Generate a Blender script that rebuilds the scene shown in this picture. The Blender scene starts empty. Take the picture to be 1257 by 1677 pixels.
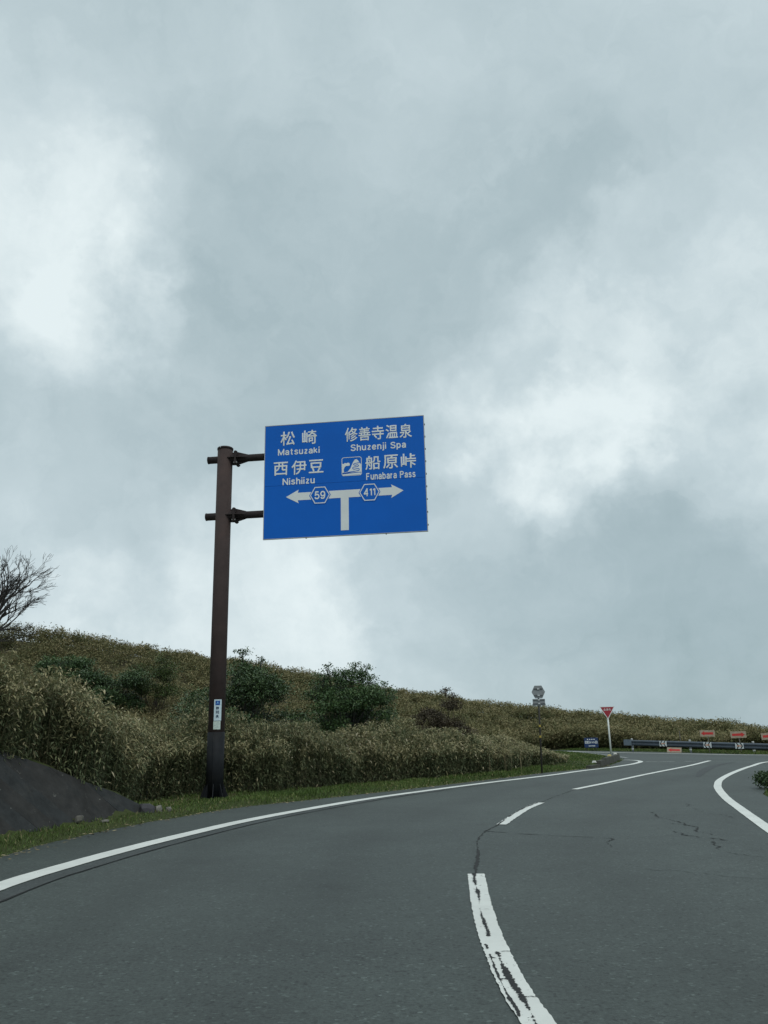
import bpy, math, random
import numpy as np
from mathutils import Vector, Matrix

random.seed(7)
rng = np.random.default_rng(11)
S = bpy.context.scene
COL = S.collection
rad = math.radians

# ------------------------------------------------------------------ camera
cam_d = bpy.data.cameras.new('camera')
cam = bpy.data.objects.new('camera', cam_d)
COL.objects.link(cam)
S.camera = cam
cam_d.sensor_fit = 'VERTICAL'
cam_d.sensor_height = 36.0
cam_d.lens = 28.25
cam_d.clip_start = 0.05
cam_d.clip_end = 6000
PITCH, ROLL = rad(15.36), 0.0225
CAM = Vector((0, 0, 1.42))
Fv = Vector((0, math.cos(PITCH), math.sin(PITCH)))
U0 = Vector((0, -math.sin(PITCH), math.cos(PITCH)))
Rv = Vector((1, 0, 0)) * math.cos(ROLL) - U0 * math.sin(ROLL)
Uv = U0 * math.cos(ROLL) + Vector((1, 0, 0)) * math.sin(ROLL)
cam.matrix_world = Matrix(((Rv.x, Uv.x, -Fv.x, CAM.x), (Rv.y, Uv.y, -Fv.y, CAM.y),
                           (Rv.z, Uv.z, -Fv.z, CAM.z), (0, 0, 0, 1)))

# ------------------------------------------------------------------ sky, sun, exposure
SUN_EL, SUN_AZ = 56.0, 155.0          # degrees; azimuth measured from +Y towards +X
W = bpy.data.worlds.new('World')
S.world = W
W.use_nodes = True
nt = W.node_tree
nt.nodes.clear()


def N(tree, kind, **kw):
    n = tree.nodes.new(kind)
    for k, v in kw.items():
        if k == 'inp':
            for i, val in v.items():
                n.inputs[i].default_value = val
        else:
            setattr(n, k, v)
    return n


def srgb(r, g, b):
    def c(u):
        u /= 255.0
        return u / 12.92 if u <= 0.04045 else ((u + 0.055) / 1.055) ** 2.4
    return (c(r), c(g), c(b), 1.0)


def wmath(op, a, b=None, clamp=False):
    n = nt.nodes.new('ShaderNodeMath')
    n.operation = op
    n.use_clamp = clamp
    for i, v in enumerate((a, b)):
        if v is None:
            continue
        if isinstance(v, (int, float)):
            n.inputs[i].default_value = v
        else:
            nt.links.new(v, n.inputs[i])
    return n.outputs[0]


tc = N(nt, 'ShaderNodeTexCoord')
DIR = tc.outputs['Generated']
# cloud layer: direction projected on a flat layer overhead, so the billows shrink towards the horizon
sep = N(nt, 'ShaderNodeSeparateXYZ')
nt.links.new(DIR, sep.inputs[0])
zc = wmath('ADD', wmath('MAXIMUM', sep.outputs[2], 0.0), 0.32)
comb = N(nt, 'ShaderNodeCombineXYZ')
nt.links.new(wmath('DIVIDE', sep.outputs[0], zc), comb.inputs[0])
nt.links.new(wmath('DIVIDE', sep.outputs[1], zc), comb.inputs[1])
nA = N(nt, 'ShaderNodeTexNoise', inp={'Scale': 1.7, 'Detail': 5.0, 'Roughness': 0.52, 'Distortion': 0.35})
nt.links.new(comb.outputs[0], nA.inputs['Vector'])
nB = N(nt, 'ShaderNodeTexNoise', inp={'Scale': 4.2, 'Detail': 6.0, 'Roughness': 0.55, 'Distortion': 0.5})
nt.links.new(DIR, nB.inputs['Vector'])
nW = N(nt, 'ShaderNodeTexNoise', inp={'Scale': 4.6, 'Detail': 6.0, 'Roughness': 0.58})
nt.links.new(DIR, nW.inputs['Vector'])
# warped direction for the larger banks of thin and thick cloud
wsub = N(nt, 'ShaderNodeVectorMath', operation='SUBTRACT')
nt.links.new(nW.outputs['Color'], wsub.inputs[0])
wsub.inputs[1].default_value = (0.5, 0.5, 0.5)
wsc = N(nt, 'ShaderNodeVectorMath', operation='SCALE')
nt.links.new(wsub.outputs[0], wsc.inputs[0])
wsc.inputs['Scale'].default_value = 0.44
wadd = N(nt, 'ShaderNodeVectorMath', operation='ADD')
nt.links.new(DIR, wadd.inputs[0])
nt.links.new(wsc.outputs[0], wadd.inputs[1])
wnm = N(nt, 'ShaderNodeVectorMath', operation='NORMALIZE')
nt.links.new(wadd.outputs[0], wnm.inputs[0])
WD = wnm.outputs[0]
val = wmath('ADD', wmath('MULTIPLY', wmath('SUBTRACT', nA.outputs[0], 0.5), 0.42),
            wmath('MULTIPLY', wmath('SUBTRACT', nB.outputs[0], 0.5), 0.46))
nC = N(nt, 'ShaderNodeTexNoise', inp={'Scale': 10.0, 'Detail': 6.0, 'Roughness': 0.6, 'Distortion': 0.8})
nt.links.new(WD, nC.inputs['Vector'])
val = wmath('ADD', val, wmath('MULTIPLY', wmath('SUBTRACT', nC.outputs[0], 0.5), 0.30))
val = wmath('ADD', val, 0.52)
tex = wmath('ADD', wmath('MULTIPLY', nB.outputs[0], 1.1), 0.40)      # the banks are uneven inside
# banks: (azimuth tan = x/y, elevation tan = z/y, radius deg, amount)
BANKS = [(-0.47, 0.64, 8, 0.24), (-0.58, 0.82, 8, 0.17), (-0.41, 0.53, 5, 0.18), (0.24, 0.44, 7, 0.28), (0.25, 0.34, 5, 0.22),
         (0.44, 0.45, 11, 0.22), (0.16, 0.36, 5, 0.10), (-0.19, 0.115, 10, 0.36), (-0.02, 0.20, 8, 0.08),
         (-0.42, 0.20, 9, 0.06), (0.04, 0.54, 13, -0.18), (-0.24, 0.74, 8, -0.12), (-0.26, 0.40, 9, -0.14), (0.30, 0.16, 12, -0.18), (0.55, 0.05, 14, -0.24), (0.3, 0.62, 8, -0.06)]
for bx, bz, br, am in BANKS:
    v = Vector((bx, 1, bz)).normalized()
    d = N(nt, 'ShaderNodeVectorMath', operation='DOT_PRODUCT')
    nt.links.new(WD, d.inputs[0])
    d.inputs[1].default_value = v
    mr = N(nt, 'ShaderNodeMapRange', interpolation_type='SMOOTHSTEP')
    nt.links.new(d.outputs['Value'], mr.inputs['Value'])
    mr.inputs['From Min'].default_value = math.cos(rad(br * 1.35))
    mr.inputs['From Max'].default_value = 1.0
    mr.inputs['To Min'].default_value = 0.0
    mr.inputs['To Max'].default_value = am
    val = wmath('ADD', val, wmath('MULTIPLY', mr.outputs[0], tex))
ramp = N(nt, 'ShaderNodeValToRGB')
val = wmath('ADD', wmath('MULTIPLY', val, 0.88), 0.13)
nt.links.new(val, ramp.inputs[0])
cr = ramp.color_ramp
cr.elements[0].position = 0.0
cr.elements[0].color = srgb(143, 166, 171)
cr.elements[1].position = 1.0
cr.elements[1].color = srgb(234, 246, 248)
e = cr.elements.new(0.38)
e.color = srgb(173, 192, 198)
e = cr.elements.new(0.68)
e.color = srgb(201, 217, 222)
bg_c = N(nt, 'ShaderNodeBackground')
nt.links.new(ramp.outputs[0], bg_c.inputs[0])
bg_c.inputs[1].default_value = 1.0
sky = N(nt, 'ShaderNodeTexSky', sky_type='NISHITA', sun_disc=False)
sky.sun_elevation = rad(SUN_EL)
sky.sun_rotation = rad(SUN_AZ)
sky.altitude = 900
bg_s = N(nt, 'ShaderNodeBackground')
nt.links.new(sky.outputs[0], bg_s.inputs[0])
bg_s.inputs[1].default_value = 0.06
mixw = N(nt, 'ShaderNodeMixShader')
mixw.inputs[0].default_value = 0.94
nt.links.new(bg_s.outputs[0], mixw.inputs[1])
nt.links.new(bg_c.outputs[0], mixw.inputs[2])
outw = N(nt, 'ShaderNodeOutputWorld')
nt.links.new(mixw.outputs[0], outw.inputs[0])

sun_d = bpy.data.lights.new('sun', 'SUN')
sun_d.energy = 1.25
sun_d.angle = rad(25)
sun_d.color = (1.0, 0.97, 0.92)
sun = bpy.data.objects.new('sun', sun_d)
COL.objects.link(sun)
sv = Vector((math.sin(rad(SUN_AZ)) * math.cos(rad(SUN_EL)), math.cos(rad(SUN_AZ)) * math.cos(rad(SUN_EL)), math.sin(rad(SUN_EL))))
sun.rotation_euler = sv.to_track_quat('Z', 'Y').to_euler()

S.view_settings.view_transform = 'Standard'
S.view_settings.look = 'None'
S.view_settings.exposure = 0.0
S.view_settings.gamma = 1.0
S.view_settings.use_curve_mapping = False
S.render.engine = 'CYCLES'
S.cycles.max_bounces = 5
S.cycles.diffuse_bounces = 3
S.cycles.transparent_max_bounces = 4


# ------------------------------------------------------------------ helpers
def tag(o, label=None, cat=None, group=None, kind=None):
    if label:
        o['label'] = label
    if cat:
        o['category'] = cat
    if group:
        o['group'] = group
    if kind:
        o['kind'] = kind
    return o


def link(name, me, mat=None, parent=None, loc=None):
    o = bpy.data.objects.new(name, me)
    COL.objects.link(o)
    if mat is not None and me is not None and not me.materials:
        me.materials.append(mat)
    if parent is not None:
        o.parent = parent
    if loc is not None:
        o.location = loc
    return o


def empty(name, loc=(0, 0, 0), rz=0.0):
    o = bpy.data.objects.new(name, None)
    COL.objects.link(o)
    o.empty_display_size = 0.2
    o.location = loc
    o.rotation_euler = (0, 0, rz)
    return o


def mesh(name, v, f, smooth=False, attrs=None):
    me = bpy.data.meshes.new(name)
    if isinstance(f, np.ndarray):
        v = np.asarray(v, dtype=np.float32)
        k = f.shape[1]
        me.vertices.add(len(v))
        me.vertices.foreach_set('co', v.ravel())
        me.loops.add(f.size)
        me.loops.foreach_set('vertex_index', f.ravel().astype(np.int32))
        me.polygons.add(len(f))
        me.polygons.foreach_set('loop_start', np.arange(0, f.size, k, dtype=np.int32))
        me.polygons.foreach_set('loop_total', np.full(len(f), k, dtype=np.int32))
        me.update(calc_edges=True)
    else:
        me.from_pydata([tuple(p) for p in v], [], f)
        me.update()
    if smooth:
        me.polygons.foreach_set('use_smooth', np.ones(len(me.polygons), dtype=bool))
    if attrs:
        for an, arr in attrs.items():
            a = me.attributes.new(an, 'FLOAT', 'POINT')
            a.data.foreach_set('value', np.asarray(arr, dtype=np.float32))
    return me


class MB:
    """collects simple solids into one mesh"""
    def __init__(s):
        s.v, s.f = [], []

    def add(s, v, f):
        b = len(s.v)
        s.v += [tuple(p) for p in v]
        s.f += [tuple(i + b for i in q) for q in f]
        return s

    def box(s, c, d, M=None, taper=1.0):
        x, y, z = d[0] / 2, d[1] / 2, d[2] / 2
        pts = [(-x, -y, -z), (x, -y, -z), (x, y, -z), (-x, y, -z),
               (-x * taper, -y * taper, z), (x * taper, -y * taper, z), (x * taper, y * taper, z), (-x * taper, y * taper, z)]
        pts = [Vector(p) for p in pts]
        if M is not None:
            pts = [M @ p for p in pts]
        pts = [p + Vector(c) for p in pts]
        return s.add(pts, [(0, 3, 2, 1), (4, 5, 6, 7), (0, 1, 5, 4), (1, 2, 6, 5), (2, 3, 7, 6), (3, 0, 4, 7)])

    def tube(s, pts, rs, n=12, cap=True):
        pts = [Vector(p) for p in pts]
        if isinstance(rs, (int, float)):
            rs = [rs] * len(pts)
        vs, fs = [], []
        prev = None
        for i, p in enumerate(pts):
            t = (pts[min(i + 1, len(pts) - 1)] - pts[max(i - 1, 0)]).normalized()
            if prev is None:
                a = t.orthogonal().normalized()
            else:
                a = (prev - t * prev.dot(t))
                a = a.normalized() if a.length > 1e-6 else t.orthogonal().normalized()
            prev = a
            b = t.cross(a)
            for k in range(n):
                q = 2 * math.pi * k / n
                vs.append(p + (a * math.cos(q) + b * math.sin(q)) * rs[i])
        for i in range(len(pts) - 1):
            for k in range(n):
                k2 = (k + 1) % n
                fs.append((i * n + k, i * n + k2, (i + 1) * n + k2, (i + 1) * n + k))
        if cap:
            fs.append(tuple(reversed(range(n))))
            fs.append(tuple((len(pts) - 1) * n + k for k in range(n)))
        return s.add(vs, fs)

    def prism(s, poly, y0, y1):
        """polygon in the x-z plane pulled from y0 (front) to y1"""
        n = len(poly)
        v = [(p[0], y0, p[1]) for p in poly] + [(p[0], y1, p[1]) for p in poly]
        f = [tuple(range(n)), tuple(reversed(range(n, 2 * n)))]
        f += [(i + n, (i + 1) % n + n, (i + 1) % n, i) for i in range(n)]
        return s.add(v, f)

    def build(s, name, mat, parent=None, smooth=False, loc=None):
        me = mesh(name, s.v, s.f)
        if smooth:
            for p in me.polygons:
                p.use_smooth = len(p.vertices) == 4
        return link(name, me, mat, parent, loc)


# ------------------------------------------------------------------ materials
def new_mat(name):
    m = bpy.data.materials.new(name)
    m.use_nodes = True
    t = m.node_tree
    return m, t, t.nodes['Principled BSDF']


def simple(name, col, rough=0.6, var=0.12, scale=6.0, metal=0.0, bump=0.0, spec=0.5, dirt=None, fleck=None):
    """plain colour with noise mottling, optional dirt colour in blotches and fine relief"""
    m, t, b = new_mat(name)
    geo = N(t, 'ShaderNodeNewGeometry')
    nz = N(t, 'ShaderNodeTexNoise', inp={'Scale': scale, 'Detail': 6.0, 'Roughness': 0.62})
    t.links.new(geo.outputs['Position'], nz.inputs['Vector'])
    r = N(t, 'ShaderNodeValToRGB')
    r.color_ramp.elements[0].position = 0.3
    r.color_ramp.elements[1].position = 0.7
    r.color_ramp.elements[0].color = tuple(c * (1 - var) for c in col[:3]) + (1,)
    r.color_ramp.elements[1].color = tuple(min(1, c * (1 + var)) for c in col[:3]) + (1,)
    t.links.new(nz.outputs[0], r.inputs[0])
    out = r.outputs[0]
    if dirt:
        n2 = N(t, 'ShaderNodeTexNoise', inp={'Scale': scale * 0.45, 'Detail': 8.0, 'Roughness': 0.7})
        t.links.new(geo.outputs['Position'], n2.inputs['Vector'])
        mr = N(t, 'ShaderNodeMapRange', inp={'From Min': 0.5, 'From Max': 0.72, 'To Max': dirt[1]})
        t.links.new(n2.outputs[0], mr.inputs['Value'])
        mx = N(t, 'ShaderNodeMixRGB', inp={2: dirt[0]})
        t.links.new(mr.outputs[0], mx.inputs[0])
        t.links.new(out, mx.inputs[1])
        out = mx.outputs[0]
    if fleck:
        n3 = N(t, 'ShaderNodeTexNoise', inp={'Scale': 7.0, 'Detail': 5.0, 'Roughness': 0.75})
        t.links.new(geo.outputs['Position'], n3.inputs['Vector'])
        mr = N(t, 'ShaderNodeMapRange', inp={'From Min': 0.645, 'From Max': 0.69, 'To Max': 0.8})
        t.links.new(n3.outputs[0], mr.inputs['Value'])
        mx = N(t, 'ShaderNodeMixRGB', inp={2: fleck})
        t.links.new(mr.outputs[0], mx.inputs[0])
        t.links.new(out, mx.inputs[1])
        out = mx.outputs[0]
    t.links.new(out, b.inputs['Base Color'])
    b.inputs['Roughness'].default_value = rough
    b.inputs['Metallic'].default_value = metal
    b.inputs['Specular IOR Level'].default_value = spec
    if bump:
        bp = N(t, 'ShaderNodeBump', inp={'Strength': bump, 'Distance': 0.02})
        t.links.new(nz.outputs[0], bp.inputs['Height'])
        t.links.new(bp.outputs[0], b.inputs['Normal'])
    return m


def leaf_mat(name, stops, rough=0.5, spec=0.35, patch=0.35, patch_scale=0.35, trans=0.0):
    """leaf colour from the per-leaf attribute dry (0..1), shifted by rnd and by broad patches"""
    m, t, b = new_mat(name)
    a = N(t, 'ShaderNodeAttribute', attribute_name='dry')
    geo = N(t, 'ShaderNodeNewGeometry')
    nz = N(t, 'ShaderNodeTexNoise', inp={'Scale': patch_scale, 'Detail': 4.0, 'Roughness': 0.6})
    t.links.new(geo.outputs['Position'], nz.inputs['Vector'])
    m1 = N(t, 'ShaderNodeMath', operation='SUBTRACT', inp={1: 0.5})
    t.links.new(nz.outputs[0], m1.inputs[0])
    m2 = N(t, 'ShaderNodeMath', operation='MULTIPLY_ADD', inp={1: patch * 2})
    t.links.new(m1.outputs[0], m2.inputs[0])
    t.links.new(a.outputs['Fac'], m2.inputs[2])
    r = N(t, 'ShaderNodeValToRGB')
    els = r.color_ramp.elements
    els[0].position, els[0].color = stops[0][0], tuple(stops[0][1]) + (1,)
    els[1].position, els[1].color = stops[-1][0], tuple(stops[-1][1]) + (1,)
    for p, c in stops[1:-1]:
        q = els.new(p)
        q.color = tuple(c) + (1,)
    t.links.new(m2.outputs[0], r.inputs[0])
    t.links.new(r.outputs[0], b.inputs['Base Color'])
    b.inputs['Roughness'].default_value = rough
    b.inputs['Specular IOR Level'].default_value = spec
    if trans:
        tr = N(t, 'ShaderNodeBsdfTranslucent')
        t.links.new(r.outputs[0], tr.inputs[0])
        mx = N(t, 'ShaderNodeMixShader', inp={0: trans})
        t.links.new(b.outputs[0], mx.inputs[1])
        t.links.new(tr.outputs[0], mx.inputs[2])
        t.links.new(mx.outputs[0], t.nodes['Material Output'].inputs[0])
    return m


def asphalt_mat(name, base, speck=1.0):
    m, t, b = new_mat(name)
    geo = N(t, 'ShaderNodeNewGeometry')
    P = geo.outputs['Position']

    def noise(sc, det, ro):
        n = N(t, 'ShaderNodeTexNoise', inp={'Scale': sc, 'Detail': det, 'Roughness': ro})
        t.links.new(P, n.inputs['Vector'])
        return n.outputs[0]
    big = noise(0.35, 5.0, 0.6)
    mid = noise(3.0, 5.0, 0.65)
    fine = noise(42.0, 4.0, 0.75)
    mid2 = noise(14.0, 3.0, 0.7)
    vor = N(t, 'ShaderNodeTexVoronoi', inp={'Scale': 46.0})
    t.links.new(P, vor.inputs['Vector'])
    r1 = N(t, 'ShaderNodeValToRGB')
    r1.color_ramp.elements[0].position = 0.32
    r1.color_ramp.elements[1].position = 0.68
    r1.color_ramp.elements[0].color = tuple(c * 0.80 for c in base) + (1,)
    r1.color_ramp.elements[1].color = tuple(c * 1.20 for c in base) + (1,)
    t.links.new(big, r1.inputs[0])

    def overlay(prev, fac_src, lo, hi, f0=0.3, f1=0.7):
        mr = N(t, 'ShaderNodeMapRange', inp={'From Min': f0, 'From Max': f1, 'To Min': lo, 'To Max': hi})
        t.links.new(fac_src, mr.inputs['Value'])
        h = N(t, 'ShaderNodeVectorMath', operation='SCALE')
        t.links.new(prev, h.inputs[0])
        t.links.new(mr.outputs[0], h.inputs['Scale'])
        return h.outputs[0]
    c = overlay(r1.outputs[0], mid, 0.90, 1.10)
    tk = N(t, 'ShaderNodeAttribute', attribute_name='track')
    c = overlay(c, tk.outputs['Fac'], 1.0, 0.80, 0.0, 1.0)
    st = noise(1.1, 6.0, 0.7)
    c = overlay(c, st, 1.0, 0.78, 0.56, 0.74)
    c = overlay(c, mid2, 0.84, 1.16)
    c = overlay(c, fine, 1 - 0.46 * speck, 1 + 0.46 * speck)
    # single pale and dark stones of the aggregate
    sep = N(t, 'ShaderNodeSeparateColor')
    t.links.new(vor.outputs['Color'], sep.inputs[0])
    c = overlay(c, sep.outputs[0], 1.0, 2.0, 0.94, 1.0)
    c = overlay(c, sep.outputs[1], 1.0, 0.5, 0.86, 1.0)
    t.links.new(c, b.inputs['Base Color'])
    b.inputs['Roughness'].default_value = 0.66
    b.inputs['Specular IOR Level'].default_value = 0.5
    bp = N(t, 'ShaderNodeBump', inp={'Strength': 0.35, 'Distance': 0.006})
    t.links.new(fine, bp.inputs['Height'])
    t.links.new(bp.outputs[0], b.inputs['Normal'])
    return m


def paint_mat(name, col, wear):
    """road paint, worn through to the asphalt in specks and thin flakes"""
    m, t, b = new_mat(name)
    geo = N(t, 'ShaderNodeNewGeometry')
    n1 = N(t, 'ShaderNodeTexNoise', inp={'Scale': 26.0, 'Detail': 6.0, 'Roughness': 0.75})
    n2 = N(t, 'ShaderNodeTexNoise', inp={'Scale': 2.2, 'Detail': 4.0, 'Roughness': 0.6})
    for n in (n1, n2):
        t.links.new(geo.outputs['Position'], n.inputs['Vector'])
    ad = N(t, 'ShaderNodeMath', operation='MULTIPLY_ADD', inp={1: 0.45})
    t.links.new(n2.outputs[0], ad.inputs[0])
    t.links.new(n1.outputs[0], ad.inputs[2])
    mr = N(t, 'ShaderNodeMapRange', inp={'From Min': wear, 'From Max': wear + 0.04})
    t.links.new(ad.outputs[0], mr.inputs['Value'])
    r = N(t, 'ShaderNodeValToRGB')
    r.color_ramp.elements[0].position = 0.3
    r.color_ramp.elements[1].position = 0.72
    r.color_ramp.elements[0].color = tuple(c * 0.84 for c in col) + (1,)
    r.color_ramp.elements[1].color = tuple(col) + (1,)
    t.links.new(n2.outputs[0], r.inputs[0])
    mx = N(t, 'ShaderNodeMixRGB', inp={2: (0.07, 0.072, 0.07, 1)})
    t.links.new(mr.outputs[0], mx.inputs[0])
    t.links.new(r.outputs[0], mx.inputs[1])
    t.links.new(mx.outputs[0], b.inputs['Base Color'])
    b.inputs['Roughness'].default_value = 0.65
    return m


M = {}
M['asphalt'] = asphalt_mat('asphalt', (0.046, 0.058, 0.053))
M['seam'] = simple('tar_seam', (0.016, 0.017, 0.017), 0.85, 0.4, 20)
M['strip'] = asphalt_mat('asphalt_strip', (0.042, 0.050, 0.049))
M['skid'] = asphalt_mat('rubbered_asphalt', (0.026, 0.031, 0.031))
M['paint'] = paint_mat('road_paint', (0.74, 0.76, 0.72), 0.90)
M['paint_worn'] = paint_mat('road_paint_worn', (0.72, 0.74, 0.70), 0.855)
M['paint_thin'] = paint_mat('road_paint_faded', (0.45, 0.47, 0.45), 0.74)
M['pole'] = simple('brown_painted_steel', (0.050, 0.036, 0.034), 0.8, 0.18, 3.0, spec=0.25, bump=0.05, dirt=((0.075, 0.048, 0.042, 1), 0.6))
M['sleeve'] = simple('black_rubber_sheet', (0.011, 0.013, 0.016), 0.7, 0.25, 5.0, spec=0.2, dirt=((0.03, 0.03, 0.027, 1), 0.4))
M['arm'] = simple('dark_brown_steel', (0.036, 0.028, 0.028), 0.75, 0.2, 5.0, spec=0.25)
M['blue'] = simple('blue_sign_sheeting', (0.001, 0.120, 0.54), 0.5, 0.05, 0.8, spec=0.2)
M['white'] = simple('white_sign_sheeting', (0.72, 0.76, 0.76), 0.4, 0.05, 2.0)
M['alu'] = simple('aluminium_back', (0.40, 0.42, 0.43), 0.45, 0.12, 6.0, metal=0.4)
M['bolt'] = simple('zinc_bolt', (0.55, 0.56, 0.56), 0.4, 0.1, 30, metal=0.6)
M['sticker'] = simple('pale_sticker', (0.55, 0.68, 0.74), 0.5, 0.06, 20)
M['sticker2'] = simple('greenish_sticker', (0.52, 0.62, 0.57), 0.5, 0.08, 20)
M['ink'] = simple('blue_grey_print', (0.10, 0.16, 0.24), 0.6, 0.1, 20)
M['ink2'] = simple('faded_print', (0.38, 0.48, 0.46), 0.6, 0.1, 20)
M['decal_blue'] = simple('blue_decal', (0.008, 0.07, 0.30), 0.5, 0.08, 20)
M['decal_sky'] = simple('light_blue_decal', (0.16, 0.40, 0.72), 0.5, 0.08, 20)
M['galv'] = simple('grey_sign_back', (0.24, 0.26, 0.27), 0.55, 0.15, 8.0, metal=0.2, dirt=((0.16, 0.16, 0.15, 1), 0.5))
M['galv_dark'] = simple('grey_bracket', (0.10, 0.11, 0.115), 0.55, 0.15, 8.0)
M['post_dark'] = simple('rusty_dark_post', (0.045, 0.042, 0.038), 0.6, 0.3, 9.0, dirt=((0.10, 0.06, 0.035, 1), 0.5))
M['band'] = simple('yellow_band', (0.40, 0.30, 0.05), 0.5, 0.15, 20)
M['red'] = simple('red_sign_sheeting', (0.32, 0.022, 0.035), 0.4, 0.06, 4)
M['white_post'] = simple('white_post_paint', (0.66, 0.69, 0.66), 0.5, 0.08, 5.0, dirt=((0.4, 0.38, 0.33, 1), 0.35))
M['navy'] = simple('navy_board', (0.010, 0.035, 0.115), 0.45, 0.12, 4)
M['rail'] = simple('blue_grey_rail', (0.085, 0.105, 0.130), 0.42, 0.18, 4.0, metal=0.3, dirt=((0.05, 0.05, 0.05, 1), 0.5))
M['rail_end'] = simple('pale_rail_end', (0.17, 0.21, 0.25), 0.45, 0.15, 5.0, metal=0.2)
M['board'] = simple('weathered_plywood', (0.42, 0.34, 0.25), 0.7, 0.18, 9.0)
M['arrow_red'] = simple('red_arrow_paint', (0.62, 0.045, 0.04), 0.55, 0.1, 8)
M['chev_black'] = simple('black_chevron', (0.012, 0.012, 0.013), 0.5, 0.2, 9)
M['orange'] = simple('faded_orange', (0.72, 0.36, 0.22), 0.5, 0.12, 9)
M['kerb'] = simple('mossy_concrete', (0.055, 0.055, 0.045), 0.9, 0.3, 6.0, bump=0.5, dirt=((0.045, 0.055, 0.025, 1), 0.7))
M['chalk'] = simple('white_reflector', (0.70, 0.70, 0.66), 0.5, 0.1, 20)
M['chalk_y'] = simple('yellowed_reflector', (0.62, 0.52, 0.22), 0.5, 0.1, 20)
M['wall'] = simple('dark_weathered_mortar', (0.032, 0.035, 0.036), 0.95, 0.30, 4.5, bump=0.8, spec=0.2, dirt=((0.060, 0.060, 0.056, 1), 0.8), fleck=(0.22, 0.22, 0.20, 1))
M['wall_b'] = simple('dark_weathered_mortar_brown', (0.036, 0.036, 0.035), 0.95, 0.30, 4.0, bump=0.8, spec=0.2, dirt=((0.022, 0.026, 0.028, 1), 0.8), fleck=(0.20, 0.20, 0.18, 1))
M['rock'] = simple('pale_rock', (0.17, 0.165, 0.145), 0.85, 0.35, 9.0, bump=0.6, dirt=((0.07, 0.07, 0.06, 1), 0.8))
M['rock_dark'] = simple('dark_rock', (0.06, 0.06, 0.068), 0.85, 0.3, 5.0, bump=0.6)
M['bark'] = simple('grey_bark', (0.055, 0.052, 0.050), 0.9, 0.3, 14.0, bump=0.5)
M['bark_b'] = simple('brown_bark', (0.060, 0.047, 0.038), 0.9, 0.3, 14.0, bump=0.5)
M['bark_pale'] = simple('pale_bark', (0.16, 0.15, 0.13), 0.9, 0.3, 14.0, bump=0.5)

SASA = [(0.0, (0.090, 0.116, 0.058)), (0.30, (0.178, 0.190, 0.098)), (0.55, (0.310, 0.282, 0.152)),
        (0.80, (0.415, 0.362, 0.210)), (1.0, (0.52, 0.47, 0.33))]
M['sasa'] = leaf_mat('bamboo_grass_leaf', SASA, 0.6, 0.25, 0.26, 0.5, 0.22)
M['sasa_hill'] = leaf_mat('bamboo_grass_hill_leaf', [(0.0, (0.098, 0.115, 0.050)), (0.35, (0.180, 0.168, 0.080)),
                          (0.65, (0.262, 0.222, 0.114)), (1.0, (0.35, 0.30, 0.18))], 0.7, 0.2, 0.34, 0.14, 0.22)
M['culm'] = simple('bamboo_stem', (0.10, 0.095, 0.045), 0.6, 0.2, 8)
M['straw'] = leaf_mat('dry_straw', [(0.0, (0.13, 0.105, 0.06)), (1.0, (0.33, 0.28, 0.17))], 0.7, 0.2, 0.1)
M['grass'] = leaf_mat('verge_grass', [(0.0, (0.034, 0.062, 0.014)), (0.5, (0.075, 0.125, 0.026)), (0.85, (0.125, 0.165, 0.045)),
                                      (1.0, (0.25, 0.22, 0.11))], 0.6, 0.25, 0.25, 0.9)
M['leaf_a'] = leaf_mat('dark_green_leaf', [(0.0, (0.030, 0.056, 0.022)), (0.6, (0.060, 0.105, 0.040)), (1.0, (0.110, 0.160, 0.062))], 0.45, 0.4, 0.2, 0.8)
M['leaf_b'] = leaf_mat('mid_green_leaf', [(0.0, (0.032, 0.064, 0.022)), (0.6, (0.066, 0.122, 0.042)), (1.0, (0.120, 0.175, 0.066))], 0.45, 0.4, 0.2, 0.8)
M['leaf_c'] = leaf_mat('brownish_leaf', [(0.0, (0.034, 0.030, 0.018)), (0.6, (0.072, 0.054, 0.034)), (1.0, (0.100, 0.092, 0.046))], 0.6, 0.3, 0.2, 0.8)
M['leaf_d'] = leaf_mat('yellow_green_leaf', [(0.0, (0.035, 0.055, 0.018)), (0.6, (0.065, 0.100, 0.028)), (1.0, (0.12, 0.15, 0.05))], 0.5, 0.3, 0.2, 0.8)


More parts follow.
